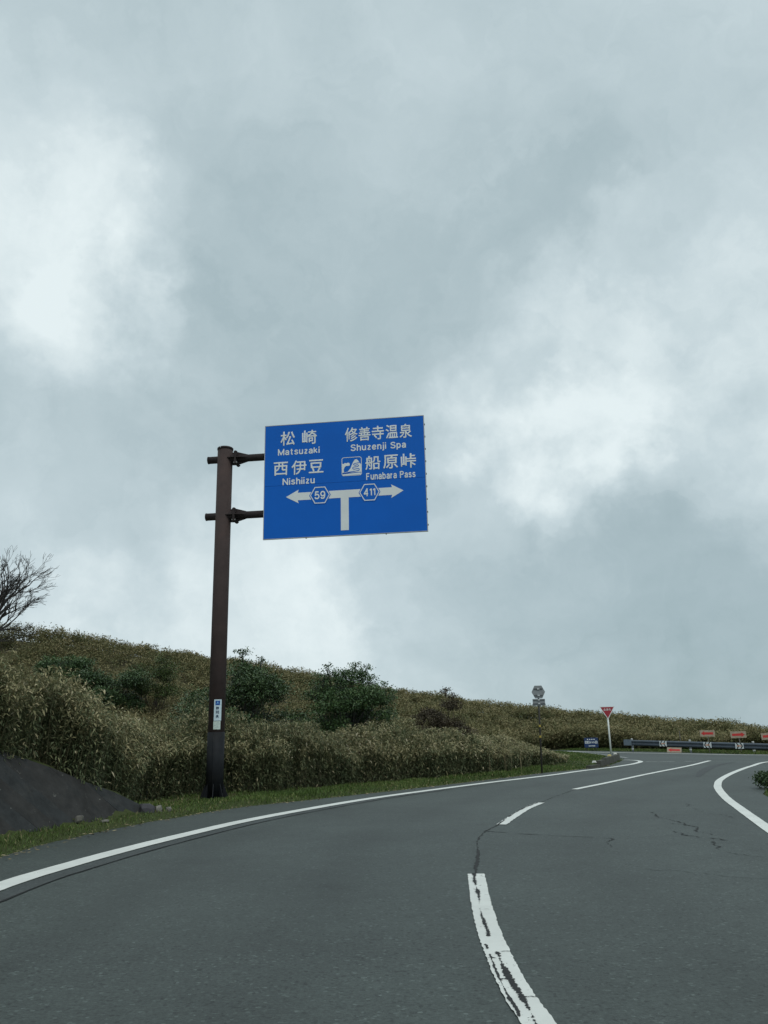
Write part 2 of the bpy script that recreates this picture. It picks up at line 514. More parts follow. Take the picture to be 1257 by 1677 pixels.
def ground_mat():
    m, t, b = new_mat('ground_soil')
    geo = N(t, 'ShaderNodeNewGeometry')
    n1 = N(t, 'ShaderNodeTexNoise', inp={'Scale': 0.5, 'Detail': 6.0, 'Roughness': 0.6})
    n2 = N(t, 'ShaderNodeTexNoise', inp={'Scale': 9.0, 'Detail': 6.0, 'Roughness': 0.7})
    for n in (n1, n2):
        t.links.new(geo.outputs['Position'], n.inputs['Vector'])
    soil = N(t, 'ShaderNodeValToRGB')
    soil.color_ramp.elements[0].color = (0.060, 0.054, 0.032, 1)
    soil.color_ramp.elements[1].color = (0.130, 0.115, 0.068, 1)
    t.links.new(n2.outputs[0], soil.inputs[0])
    sod = N(t, 'ShaderNodeValToRGB')
    sod.color_ramp.elements[0].color = (0.030, 0.040, 0.014, 1)
    sod.color_ramp.elements[1].color = (0.068, 0.085, 0.028, 1)
    t.links.new(n2.outputs[0], sod.inputs[0])
    a = N(t, 'ShaderNodeAttribute', attribute_name='sod')
    mx = N(t, 'ShaderNodeMixRGB')
    t.links.new(a.outputs['Fac'], mx.inputs[0])
    t.links.new(soil.outputs[0], mx.inputs[1])
    t.links.new(sod.outputs[0], mx.inputs[2])
    t.links.new(mx.outputs[0], b.inputs['Base Color'])
    b.inputs['Roughness'].default_value = 0.95
    b.inputs['Specular IOR Level'].default_value = 0.2
    bp = N(t, 'ShaderNodeBump', inp={'Strength': 0.6, 'Distance': 0.04})
    t.links.new(n2.outputs[0], bp.inputs['Height'])
    t.links.new(bp.outputs[0], b.inputs['Normal'])
    return m


M['ground'] = ground_mat()


# ------------------------------------------------------------------ lie of the land
def sm(t):
    t = np.clip(t, 0, 1)
    return t * t * (3 - 2 * t)


def vnoise(x, y, sc, seed=0):
    """smooth value noise in -1..1"""
    x = np.asarray(x, float) / sc
    y = np.asarray(y, float) / sc
    xi, yi = np.floor(x), np.floor(y)
    fx, fy = x - xi, y - yi
    fx, fy = fx * fx * (3 - 2 * fx), fy * fy * (3 - 2 * fy)

    def h(a, b):
        s = np.sin(a * 127.1 + b * 311.7 + seed * 74.7) * 43758.5453
        return s - np.floor(s)
    return 2 * ((h(xi, yi) * (1 - fx) + h(xi + 1, yi) * fx) * (1 - fy) + (h(xi, yi + 1) * (1 - fx) + h(xi + 1, yi + 1) * fx) * fy) - 1


def zr(x, y):
    """height of the carriageway: falls gently to the right beyond the bend"""
    return -0.016 * np.maximum(0, np.asarray(x, float) - 9) * sm((np.asarray(y, float) - 20) / 20)


LY = [-8, 8, 10.98, 12.65, 14.32, 15.91, 17.75, 19.0, 20.64, 22.6, 25.28, 28.39, 29.65, 31.04, 31.78, 34.28, 37.34, 39.76, 41.16, 46.5, 50.56, 53.8, 61]
LX = [-4.7, -5.02, -4.98, -4.85, -4.49, -3.86, -3.04, -1.9, -0.58, 1.0, 2.95, 5.17, 6.26, 7.45, 8.1, 9.12, 10.24, 11.08, 11.12, 11.74, 11.85, 11.44, 9.0]
RYs = [-8, 6, 12, 16, 18, 21.8, 26, 30, 34, 36, 45.6, 45.9, 47.4, 52.3, 54.5, 59, 61]
RXs = [5.6, 5.8, 6.9, 7.3, 7.9, 9.9, 13.2, 17.0, 24.0, 46.0, 46.0, 20.9, 19.8, 17.6, 16.2, 12.6, 11.6]


def XL(y):
    return np.interp(y, LY, LX)


def XR(y):
    return np.interp(y, RYs, RXs)


RX = np.array([-160, -70, -45, -33.6, -28.9, -25.5, -21.6, -16, -10.2, -2, 7.4, 15.6, 20.9, 25.2, 27.6, 31.6, 34.3, 60, 160.])
RY = np.array([70, 58, 56, 58, 60, 63, 66, 70, 74, 78, 80, 80, 78, 74, 72, 70, 68, 60, 60.])
RZ = np.array([16, 11.5, 9.5, 8.75, 8.7, 8.5, 8.0, 7.1, 6.2, 4.8, 3.3, 2.4, 1.65, 1.0, 0.4, -0.9, -1.9, -7, -25.])
TX = np.array([-160, -15, -5, 5, 12, 16, 19, 22, 30, 40, 160.])
TY = np.array([30, 34, 42, 54, 61, 57.5, 54.5, 52, 51, 50, 45.])
WB0, WB1 = np.array([-5.76, 12.67]), np.array([-4.78, 16.12])
WD_ = (WB1 - WB0) / np.linalg.norm(WB1 - WB0)
WN_ = np.array([-WD_[1], WD_[0]])
BAT = rad(55)
TA = [-14, -5, -2, 0, 0.85, 1.57, 2.33, 3.01, 3.54, 3.8, 4.4]
TZ = [3.0, 2.7, 2.2, 1.6, 1.29, 1.07, 0.78, 0.53, 0.37, 0.19, 0.0]


def wall_coord(x, y):
    dx, dy = np.asarray(x, float) - WB0[0], np.asarray(y, float) - WB0[1]
    return dx * WD_[0] + dy * WD_[1], dx * WN_[0] + dy * WN_[1]


def ground(x, y):
    x = np.asarray(x, float)
    y = np.asarray(y, float)
    base = zr(x, y)
    xl, xr = XL(y), XR(y)
    s = (xl - x) * 0.78                     # distance outside the left edge of the asphalt
    s2 = (x - xr) * 0.75
    so = np.maximum(s, s2)
    so = np.where((y < 45.8) | (x < xr), so, np.maximum(so, (x - xr)))
    out = base - 0.03 + 0.08 * sm((so - 0.05) / 0.7)
    # bank under the thicket on the left
    left = sm((s - 1.6) / 4.0) * 0.30 * (1 - sm((y - 30) / 6))
    # mound of the grass island at the junction
    isl = sm((y - 31) / 4) * (1 - sm((y - 50) / 4)) * sm(s / 3.0) * 0.10
    out = out + np.where(s > 0, left + isl, 0)
    # slope held by the mortar wall
    a, sw = wall_coord(x, y)
    T = np.interp(a, TA, TZ)
    wz = np.clip(math.tan(BAT) * (sw - 0.14), 0, T) + 0.25 * np.clip(sw - T / math.tan(BAT), 0, 5) * sm(T / 0.8)
    out = out + np.where((sw > 0) & (y < 30), wz * (1 - sm((sw - 14) / 8)), 0)
    # hill
    ty, ry, rz = np.interp(x, TX, TY), np.interp(x, RX, RY), np.interp(x, RX, RZ)
    t = (y - ty) / np.maximum(ry - ty, 4)
    rise = np.where(t < 1, sm(t * 0.5 + 0.0) * 2 * 1.0, 1.0)
    rise = np.clip(np.where(t < 0, 0, 0.35 * np.clip(t, 0, 1) + 0.65 * sm(t)), 0, 1)
    hz = rz * rise - np.maximum(0, y - ry) * 0.11
    hz = hz + vnoise(x, y, 9.0, 3) * 0.25 * sm(t * 3) * (1 - 0.7 * sm((t - 0.8) / 0.2))
    hz = np.maximum(hz, -160 - 0.0 * y)
    inroad = (so < 0.3) & (y < 61.3)
    out = np.where((t > 0) & ~inroad, out + hz, out)
    return out


def gz(x, y):
    return float(ground(np.array([x]), np.array([y]))[0])


def grid_axis(lo, hi, step, far):
    mid = np.arange(lo, hi + 1e-6, step)
    gr = [step * 1.6]
    while sum(gr) < far:
        gr.append(gr[-1] * 1.35)
    r = hi + np.cumsum(gr)
    l = lo - np.cumsum(gr)
    return np.concatenate([l[::-1], mid, r])


gx = grid_axis(-40, 46, 0.4, 2500)
gy = np.concatenate([grid_axis(-6, 8, 0.8, 1500)[:-1][grid_axis(-6, 8, 0.8, 1500)[:-1] < 6.0], np.arange(6.0, 62, 0.3),
                     62 + np.cumsum(0.5 * 1.06 ** np.arange(0, 100))])
gy = gy[gy < 3000]
XX, YY = np.meshgrid(gx, gy)
ZZ = ground(XX.ravel(), YY.ravel())
nx, ny = len(gx), len(gy)
ii = (np.arange(ny - 1)[:, None] * nx + np.arange(nx - 1)[None, :]).ravel()
gf = np.stack([ii, ii + 1, ii + nx + 1, ii + nx], 1)
fx_, fy_ = XX.ravel(), YY.ravel()
s_ = (XL(fy_) - fx_) * 0.78
sod = np.where((s_ > -0.5) & (s_ < 1.9) & (fy_ < 31), 1.0, 0.0)
sod = np.maximum(sod, ((fy_ >= 31) & (fy_ < 56) & (s_ > -0.5) & (s_ < 6)).astype(float))
sod = np.maximum(sod, ((fx_ > XR(fy_) - 0.4) & (fx_ < XR(fy_) + 4) & (fy_ < 61)).astype(float) * 0.9)
terr = link('ground', mesh('ground', np.stack([fx_, fy_, ZZ], 1), gf, True, {'sod': sod}), M['ground'])
tag(terr, 'soil and turf of the hillside and verges', None, kind='structure')

# ------------------------------------------------------------------ road
rows = np.arange(-8, 61.01, 0.25)
cols = 40
rv = []
for y in rows:
    l = float(XL(y)) + 0.05 * float(vnoise(y, 0, 0.5, 1)) + 0.03 * float(vnoise(y, 5, 0.18, 2))
    r_ = float(XR(y)) + 0.06 * float(vnoise(y, 9, 0.5, 4))
    for k in range(cols + 1):
        x = l + (r_ - l) * k / cols
        rv.append((x, y, float(zr(x, y))))
rv = np.array(rv)
nc = cols + 1
ii = (np.arange(len(rows) - 1)[:, None] * nc + np.arange(cols)[None, :]).ravel()
CLX = [0.71, 0.70, 0.86, 1.17, 1.69, 3.0, 4.45, 7.64, 9.68, 14.04]
CLY = [-8, 4, 8.93, 11.47, 13.34, 17.05, 20.5, 25.71, 28.99, 36.97]
cl = np.interp(rv[:, 1], CLY, CLX)
off_ = (rv[:, 0] - cl) * np.interp(rv[:, 1], [0, 9, 14, 40], [1, 1, 0.85, 0.8])
track = sum(np.exp(-((off_ - o_) / 0.34) ** 2) for o_ in (-3.3, -1.5, 1.3, 3.1))
track = np.clip(track * (0.75 + 0.45 * vnoise(rv[:, 0], rv[:, 1], 2.2, 51)), 0, 1) * (1 - sm((rv[:, 1] - 26) / 10))
road = link('road', mesh('road', rv, np.stack([ii, ii + 1, ii + nc + 1, ii + nc], 1), True, {'track': track}), M['asphalt'])
tag(road, 'grey worn asphalt road bending right into a junction', kind='structure')


def spline(pts, step=0.25):
    P = [np.array(p, float) for p in pts]
    P = [2 * P[0] - P[1]] + P + [2 * P[-1] - P[-2]]
    out = []
    for i in range(1, len(P) - 2):
        n = max(2, int(np.linalg.norm(P[i + 1] - P[i]) / step))
        for k in range(n):
            t = k / n
            a, b, c, d = P[i - 1], P[i], P[i + 1], P[i + 2]
            out.append(0.5 * ((2 * b) + (-a + c) * t + (2 * a - 5 * b + 4 * c - d) * t * t + (-a + 3 * b - 3 * c + d) * t ** 3))
    out.append(P[-2])
    return np.array(out)


def ribbon(name, pts, w, h, mat, step=0.2, jag=0.0, parent=None, smoothline=True):
    """a flat strip lying on the road, h above it, w wide (number or function of 0..1)"""
    c = spline(pts, step) if smoothline else np.array(pts, float)
    t = np.gradient(c, axis=0)
    t /= np.linalg.norm(t, axis=1)[:, None] + 1e-9
    nrm = np.stack([-t[:, 1], t[:, 0]], 1)
    n = len(c)
    u = np.linspace(0, 1, n)
    ww = np.array([w(q) for q in u]) if callable(w) else np.full(n, w)
    jl = 1 + jag * rng.uniform(-1, 1, n)
    jr = 1 + jag * rng.uniform(-1, 1, n)
    L = c + nrm * (ww * 0.5 * jl)[:, None]
    R = c - nrm * (ww * 0.5 * jr)[:, None]
    v = np.empty((2 * n, 3))
    v[0::2, :2] = L
    v[1::2, :2] = R
    v[:, 2] = zr(v[:, 0], v[:, 1]) + h
    i = np.arange(n - 1) * 2
    return link(name, mesh(name, v, np.stack([i, i + 1, i + 3, i + 2], 1)), mat, parent if parent else road)


EDGE = [(-4.02, 3.0), (-4.05, 6.0), (-3.98, 8.84), (-3.82, 10.01), (-3.54, 11.36), (-3.12, 12.91), (-2.53, 14.77), (-1.67, 16.73), (-0.53, 18.96),
        (0.93, 21.22), (2.77, 23.83), (5.07, 26.83), (6.55, 29.05), (8.17, 31.19), (9.43, 33.22), (10.31, 35.03), (10.85, 36.42),
        (11.07, 37.59), (10.99, 38.45), (10.66, 38.95), (10.9, 41), (11.5, 46), (11.5, 50.5)]
ribbon('edge_strip', [(x + 0.30, y - 0.02) for x, y in EDGE[:10]], lambda u: 0.24 + 0.02 * math.sin(u * 40), 0.004, M['strip'])
ribbon('edge_line', EDGE[:20], lambda u: 0.30 - 0.10 * u, 0.008, M['paint'], 0.12, 0.03)
ribbon('edge_seam', [(x + 0.42, y - 0.03) for x, y in EDGE[:11]], lambda u: 0.024 + 0.010 * math.sin(u * 90), 0.008, M['seam'], 0.08, 0.35)
ribbon('edge_line', [(4.3, 6.2), (4.5, 8.5), (4.85, 10.44), (5.31, 12.14), (6.05, 14.74), (6.73, 17.07), (7.53, 19.49), (8.13, 21.07), (8.93, 22.9), (10.54, 26.01),
                     (13.05, 30.49), (15.97, 35.3), (20, 38.8), (26, 41), (40, 44)], 0.175, 0.008, M['paint'], 0.12, 0.03)
D1 = [(0.71, 3.0), (0.70, 4.0), (0.715, 4.56), (0.69, 4.9), (0.68, 5.55), (0.70, 6.5), (0.76, 7.6), (0.86, 8.93)]
D2 = [(1.715, 13.34), (2.15, 14.75), (2.55, 15.95), (3.0, 17.05)]
D3 = [(4.45, 20.5), (5.96, 22.91), (7.64, 25.71), (9.68, 28.99), (11.6, 32.3), (14.04, 36.97)]
ribbon('centre_dash', D1, 0.172, 0.008, M['paint_worn'], 0.035, 0.06)
ribbon('centre_dash', D2, 0.16, 0.008, M['paint_worn'], 0.05, 0.10)
ribbon('centre_dash', D3, 0.17, 0.008, M['paint'], 0.12, 0.03)
ribbon('give_way_line', [(11.0, 36.25), (12.27, 36.3)], 0.22, 0.005, M['paint_thin'], 0.1, 0.1)
ribbon('give_way_line', [(12.72, 36.41), (13.84, 36.58)], 0.2, 0.005, M['paint_thin'], 0.1, 0.1)
ribbon('far_edge_line', [(11.9, 56.5), (12.8, 54.2), (14.3, 51.9), (15.95, 49.8), (17.6, 47.7), (19.4, 45.6), (23, 44.2), (30, 44)], 0.42, 0.008, M['paint'], 0.3, 0.04)
ribbon('island_edge_line', [(11.75, 41.6), (12.1, 46.5), (12.2, 50.5), (11.8, 53.8)], 0.16, 0.008, M['paint_thin'], 0.3, 0.04)
ribbon('skid_mark', [(8.9, 24.5), (9.5, 25.9), (10.2, 27.5), (11.6, 30.43), (13.14, 33.17), (14.3, 34.9)],
       lambda u: 0.30 * math.sin(math.pi * (0.12 + 0.86 * u)) + 0.02, 0.004, M['skid'], 0.2, 0.08)


def crack(pts, w=0.014, h=0.004, amp=0.03, gaps=0.12, step=0.04, name='road_crack', seed=0):
    """an irregular open crack: a thin ragged dark strip that wanders, thins out and breaks off"""
    r = np.random.default_rng(seed + 100)
    c = spline(pts, step)
    n = len(c)
    wob = np.cumsum(r.normal(0, 1, n))
    wob = wob - np.linspace(wob[0], wob[-1], n)
    wob = wob / (np.abs(wob).max() + 1e-6) * amp
    wob += r.normal(0, amp * 0.16, n)
    t = np.gradient(c, axis=0)
    t /= np.linalg.norm(t, axis=1)[:, None] + 1e-9
    nrm = np.stack([-t[:, 1], t[:, 0]], 1)
    c = c + nrm * wob[:, None]
    u = np.arange(n) * step
    ww = w * np.clip(0.65 + 0.9 * vnoise(u, seed * 3.3, 0.25, seed) + r.normal(0, 0.3, n), 0.0, 2.2)
    ww[vnoise(u, seed + 7.7, 0.5, seed + 2) < -1 + 2 * gaps] = 0
    ww[0] = ww[-1] = 0
    v = np.empty((2 * n, 3))
    v[0::2, :2] = c + nrm * ww[:, None] * 0.5
    v[1::2, :2] = c - nrm * ww[:, None] * 0.5
    v[:, 2] = zr(v[:, 0], v[:, 1]) + h
    i = np.arange(n - 1) * 2
    return link(name, mesh(name, v, np.stack([i, i + 1, i + 3, i + 2], 1)), M['seam'], road)


crack([(0.85, 8.93), (1.03, 10.27), (1.17, 11.47), (1.38, 12.52), (1.66, 13.34)], 0.030, amp=0.03, gaps=0.0, seed=1)
crack([(2.98, 17.0), (3.46, 18.16), (4.45, 20.5)], 0.032, amp=0.04, gaps=0.02, seed=2)
crack([(1.34, 12.61), (2.2, 11.94), (2.82, 11.56), (2.92, 11.40), (2.77, 11.07), (2.71, 10.63)], 0.020, amp=0.04, gaps=0.06, seed=3)
crack([(4.51, 14.77), (4.42, 14.26), (4.30, 13.9), (4.36, 13.32), (4.45, 12.7)], 0.026, amp=0.08, gaps=0.06, seed=4)
crack([(4.2, 13.1), (4.40, 12.4), (4.25, 12.0), (4.32, 11.6)], 0.028, amp=0.08, gaps=0.06, seed=5)
crack([(3.90, 12.15), (4.06, 11.5), (4.22, 11.3), (4.30, 11.0)], 0.028, amp=0.08, gaps=0.05, seed=6)
crack([(4.11, 10.95), (3.98, 10.6), (3.92, 10.1), (4.05, 9.75), (4.4, 9.5), (4.9, 9.3)], 0.026, amp=0.07, gaps=0.04, seed=7)
crack([(2.55, 9.35), (2.66, 8.95), (2.9, 8.85), (3.29, 8.44), (3.6, 8.3)], 0.014, amp=0.03, gaps=0.06, seed=8)
crack([(5.6, 16.2), (5.3, 14.6), (5.4, 13.6)], 0.018, amp=0.12, gaps=0.35, seed=9)
# the joint breaking through the centre line
crack([(0.655, 3.2), (0.69, 4.2), (0.70, 4.8), (0.675, 5.5), (0.68, 6.4), (0.72, 7.3), (0.785, 8.1), (0.84, 8.95)], 0.034, 0.0115, 0.012, 0.42, 0.010, seed=10)
crack([(0.645, 4.4), (0.622, 4.9), (0.612, 5.5), (0.630, 6.1)], 0.014, 0.0115, 0.010, 0.45, 0.016, seed=11)
crack([(1.66, 13.32), (2.08, 14.75), (2.50, 16.0), (2.95, 17.05)], 0.028, 0.0115, 0.010, 0.15, 0.03, seed=12)
for k, (yy, xa, xb) in enumerate([(5.28, 0.62, 0.70), (5.75, 0.60, 0.66), (6.6, 0.64, 0.69), (7.2, 0.72, 0.80), (4.95, 0.70, 0.78), (5.9, 0.70, 0.77)]):
    crack([(xa, yy), ((xa + xb) / 2, yy + 0.01), (xb, yy - 0.01)], 0.010, 0.0112, 0.008, 0.1, 0.01, seed=20 + k)

# kerb round the grass island
kerb = empty('kerb', (0, 0, 0))
tag(kerb, 'mossy concrete kerb round the tip of the grass island', kind='structure')
KP = spline([(7.3, 30.75), (8.0, 31.9), (9.02, 34.4), (10.1, 37.3), (10.85, 39.6), (11.0, 40.8)], 0.05)
seg = np.concatenate([[0], np.cumsum(np.linalg.norm(np.diff(KP, axis=0), axis=1))])
ks = 0.0
while ks < seg[-1] - 0.2:
    ke = min(ks + 1.25, seg[-1])
    hgt = 0.30 * min(1, 0.45 + ks / 3.0)
    m = MB()
    for j in range(3):
        pass
    A_ = np.array([np.interp(ks + 0.02, seg, KP[:, 0]), np.interp(ks + 0.02, seg, KP[:, 1])])
    B_ = np.array([np.interp(ke - 0.02, seg, KP[:, 0]), np.interp(ke - 0.02, seg, KP[:, 1])])
    d = (B_ - A_)
    ln = np.linalg.norm(d)
    mid = (A_ + B_) / 2
    Mr = Matrix.Rotation(math.atan2(d[1], d[0]), 3, 'Z') @ Matrix.Rotation(random.uniform(-.02, .02), 3, 'X')
    m.box((mid[0] - 0.07, mid[1] + 0.04, float(zr(*mid)) + hgt / 2 - 0.03), (ln, 0.17, hgt + random.uniform(-.015, .015)), Mr, 0.985)
    m.build('kerb_stone', M['kerb'], kerb)
    ks = ke
for i, (px, py, mt) in enumerate([(7.78, 31.75, 'chalk'), (9.35, 35.5, 'chalk_y'), (10.3, 38.1, 'chalk')]):
    m = MB()
    m.box((0, 0, 0.035), (0.16, 0.10, 0.07), None, 0.7)
    m.box((0, -0.052, 0.035), (0.10, 0.012, 0.04))
    o = m.build('kerb_reflector', M[mt], None, loc=(px - 0.06, py + 0.05, float(zr(px, py)) + [0.16, 0.265, 0.265][i]))
    tag(o, ['white reflector block on the kerb end beside the hedge', 'yellowed reflector block on the kerb near the stop sign post',
            'white reflector block on the kerb at the tip of the island'][i], 'reflector')


# ------------------------------------------------------------------ text as flat meshes
_deps = None


def text_mesh(body, name, bold=0.0):
    cu = bpy.data.curves.new(name, 'FONT')
    cu.body = body
    cu.size = 1.0
    cu.bevel_depth = bold
    cu.bevel_resolution = 0
    cu.resolution_u = 3
    o = bpy.data.objects.new(name + '_tmp', cu)
    COL.objects.link(o)
    dg = bpy.context.evaluated_depsgraph_get()
    me = bpy.data.meshes.new_from_object(o.evaluated_get(dg))
    bpy.data.objects.remove(o)
    bpy.data.curves.remove(cu)
    co = np.empty(len(me.vertices) * 3, dtype=np.float32)
    me.vertices.foreach_get('co', co)
    return me, co.reshape(-1, 3)


def place_text(body, x0, x1, zb, zt, bold, mat, parent, y, name='lettering', cap=None):
    """letters fitted into x0..x1 and (baseline) zb..zt of the panel's own x-z plane, front face at y"""
    me, co = text_mesh(body, name, bold)
    mn, mx = co.min(0), co.max(0)
    if cap:
        _, cc = text_mesh(cap, 'cap', bold)
        lo, hi = cc[:, 1].min(), cc[:, 1].max()
    else:
        lo, hi = mn[1], mx[1]
    v = np.empty_like(co)
    v[:, 0] = x0 + (co[:, 0] - mn[0]) / (mx[0] - mn[0]) * (x1 - x0)
    v[:, 2] = zb + (co[:, 1] - lo) / (hi - lo) * (zt - zb)
    v[:, 1] = y - co[:, 2] * 0.08
    me.vertices.foreach_set('co', v.ravel())
    me.update()
    me.materials.clear()
    return link(name, me, mat, parent)


# ------------------------------------------------------------------ overhead direction sign
PX, PY = -4.03, 19.42
YAW = -rad(7.1)
pz = gz(PX, PY)
sign = empty('overhead_road_sign', (PX, PY, 0), YAW)
tag(sign, 'brown cantilever post carrying a blue direction sign over the left lane', 'road sign')
m = MB()
m.tube([(0, 0, pz - 0.1), (0, 0, 8.50)], 0.192, 40, True)
m.build('pole', M['pole'], sign, True)
m = MB()
m.tube([(0, 0, 8.49), (0, 0, 8.535), (0, 0, 8.55)], [0.203, 0.203, 0.185], 40)
cap_o = m.build('pole_cap', M['arm'], sign, True)
MB().tube([(-0.06, -0.200, 8.515), (-0.06, -0.214, 8.515)], 0.012, 8).build('bolt', M['bolt'], cap_o)
m = MB()
m.tube([(0, 0, pz - 0.02), (0, 0, 1.52)], 0.199, 40)
m.box((0.01, -0.2, 0.78), (0.03, 0.012, 1.45))
m.build('lower_sleeve', M['sleeve'], sign, True)
for k in range(8):
    an = k * math.pi / 4 + 0.2
    m = MB()
    cx, cy = math.cos(an), math.sin(an)
    tx, ty = -cy * 0.009, cx * 0.009
    pts = []
    for sgn in (-1, 1):
        for rr, zz in ((0.19, pz - 0.03), (0.31, pz - 0.03), (0.31, pz + 0.06), (0.19, pz + 0.34)):
            pts.append((cx * rr + tx * sgn, cy * rr + ty * sgn, zz))
    m.add(pts, [(0, 1, 2, 3), (7, 6, 5, 4), (0, 4, 5, 1), (1, 5, 6, 2), (2, 6, 7, 3), (3, 7, 4, 0)])
    m.build('base_rib', M['sleeve'], sign)
m = MB()
m.tube([(0, 0, pz - 0.04), (0, 0, pz + 0.015)], 0.32, 32)
m.build('base_plate', M['sleeve'], sign)
for az in (8.240, 6.738):
    m = MB()
    m.tube([(-0.44, 0, az), (5.0, 0, az)], 0.092, 24)
    arm = m.build('arm', M['arm'], sign, True)
    m = MB()
    m.tube([(-0.445, 0, az), (-0.425, 0, az)], 0.097, 24)
    m.build('end_cap', M['arm'], arm)
    m = MB()
    m.tube([(0.15, 0, az), (0.30, 0, az)], 0.115, 24)
    for fx in (0.300, 0.326):
        m.box((fx, 0, az), (0.022, 0.32, 0.34))
    m.build('flange', M['arm'], arm)
    for k in range(4):
        c_, s_n = [(0, 1), (0, -1), (1, 0), (-1, 0)][k]
        m = MB()
        for seq in ([(0.10, 0.09), (0.29, 0.09), (0.29, 0.175), (0.10, 0.165)], [(0.337, 0.085), (0.60, 0.085), (0.60, 0.098), (0.337, 0.175)]):
            pts = []
            for sg in (-0.007, 0.007):
                for xx, rr in seq:
                    pts.append((xx, c_ * rr + s_n * sg, az + s_n * rr + c_ * sg))
            m.add(pts, [(0, 1, 2, 3), (7, 6, 5, 4), (0, 4, 5, 1), (1, 5, 6, 2), (2, 6, 7, 3), (3, 7, 4, 0)])
        m.build('rib', M['arm'], arm)
    for sx in (-1, 1):
        for sz in (-1, 1):
            MB().tube([(0.27, sx * 0.14, az + sz * 0.14), (0.36, sx * 0.14, az + sz * 0.14)], 0.017, 6).build('bolt', M['bolt'] if (sx, sz) == (-1, -1) else M['arm'], arm)

SX0, SX1, SZ0, SZ1, SPL = 1.112, 5.120, 6.036, 8.972, 7.377
FY = -0.22
panel_parts = []
for z0, z1 in ((SPL + 0.003, SZ1), (SZ0, SPL - 0.003)):
    m = MB()
    m.prism([(SX0, z0), (SX1, z0), (SX1, z1), (SX0, z1)], FY, FY + 0.03)
    panel_parts.append(m.build('sign_panel', M['blue'], sign))
up, low = panel_parts
MB().box(((SX0 + SX1) / 2, FY + 0.02, SZ1 + 0.007), (SX1 - SX0 + 0.03, 0.046, 0.016)).build('edge_trim', M['alu'], up)
MB().box(((SX0 + SX1) / 2, FY + 0.02, SZ0 - 0.007), (SX1 - SX0 + 0.03, 0.046, 0.016)).build('edge_trim', M['alu'], low)
for x_ in (SX0 - 0.008, SX1 + 0.008):
    MB().box((x_, FY + 0.02, (SZ0 + SZ1) / 2), (0.016, 0.046, SZ1 - SZ0)).build('edge_trim', M['alu'], up)
for k in range(9):
    MB().box((SX1 + 0.024, FY + 0.02, SZ0 + 0.15 + k * 0.32), (0.018, 0.03, 0.04)).build('edge_clip', M['galv_dark'], up)
for x_ in (2.17, 4.13):
    MB().box((x_, FY + 0.02, SZ0 - 0.024), (0.03, 0.03, 0.02)).build('edge_clip', M['galv_dark'], low)
for zz in np.linspace(SZ0 + 0.2, SZ1 - 0.2, 5):
    MB().box(((SX0 + SX1) / 2, FY + 0.065, zz), (SX1 - SX0 - 0.1, 0.06, 0.05)).build('stiffener', M['alu'], sign)
for x_ in (1.7, 3.1, 4.5):
    MB().box((x_, FY + 0.115, 7.5), (0.06, 0.05, 2.5)).build('mounting_rail', M['alu'], sign)

TY_ = FY - 0.003
KB, LB = 0.016, 0.022


def kanji(ch, cx, cz, w, h, par=up):
    place_text(ch, cx - w / 2, cx + w / 2, cz - h / 2, cz + h / 2, KB, M['white'], par, TY_, 'kanji')


kanji('松', 1.692, 8.610, 0.375, 0.375)
kanji('崎', 2.246, 8.608, 0.375, 0.375)
kanji('西', 1.521, 7.818, 0.365, 0.355)
kanji('伊', 1.984, 7.822, 0.385, 0.375)
kanji('豆', 2.419, 7.826, 0.370, 0.350)
kanji('修', 3.309, 8.601, 0.325, 0.375)
kanji('善', 3.643, 8.597, 0.300, 0.365)
kanji('寺', 3.979, 8.602, 0.305, 0.365)
kanji('温', 4.325, 8.607, 0.310, 0.365)
kanji('泉', 4.672, 8.602, 0.315, 0.370)
kanji('船', 3.838, 7.825, 0.380, 0.370)
kanji('原', 4.277, 7.823, 0.375, 0.360)
kanji('峠', 4.718, 7.822, 0.375, 0.375)

def el_(cx, cy, rx, ry, n=16):
    return [(cx + rx * math.cos(2 * math.pi * k / n), cy + ry * math.sin(2 * math.pi * k / n)) for k in range(n + 1)]


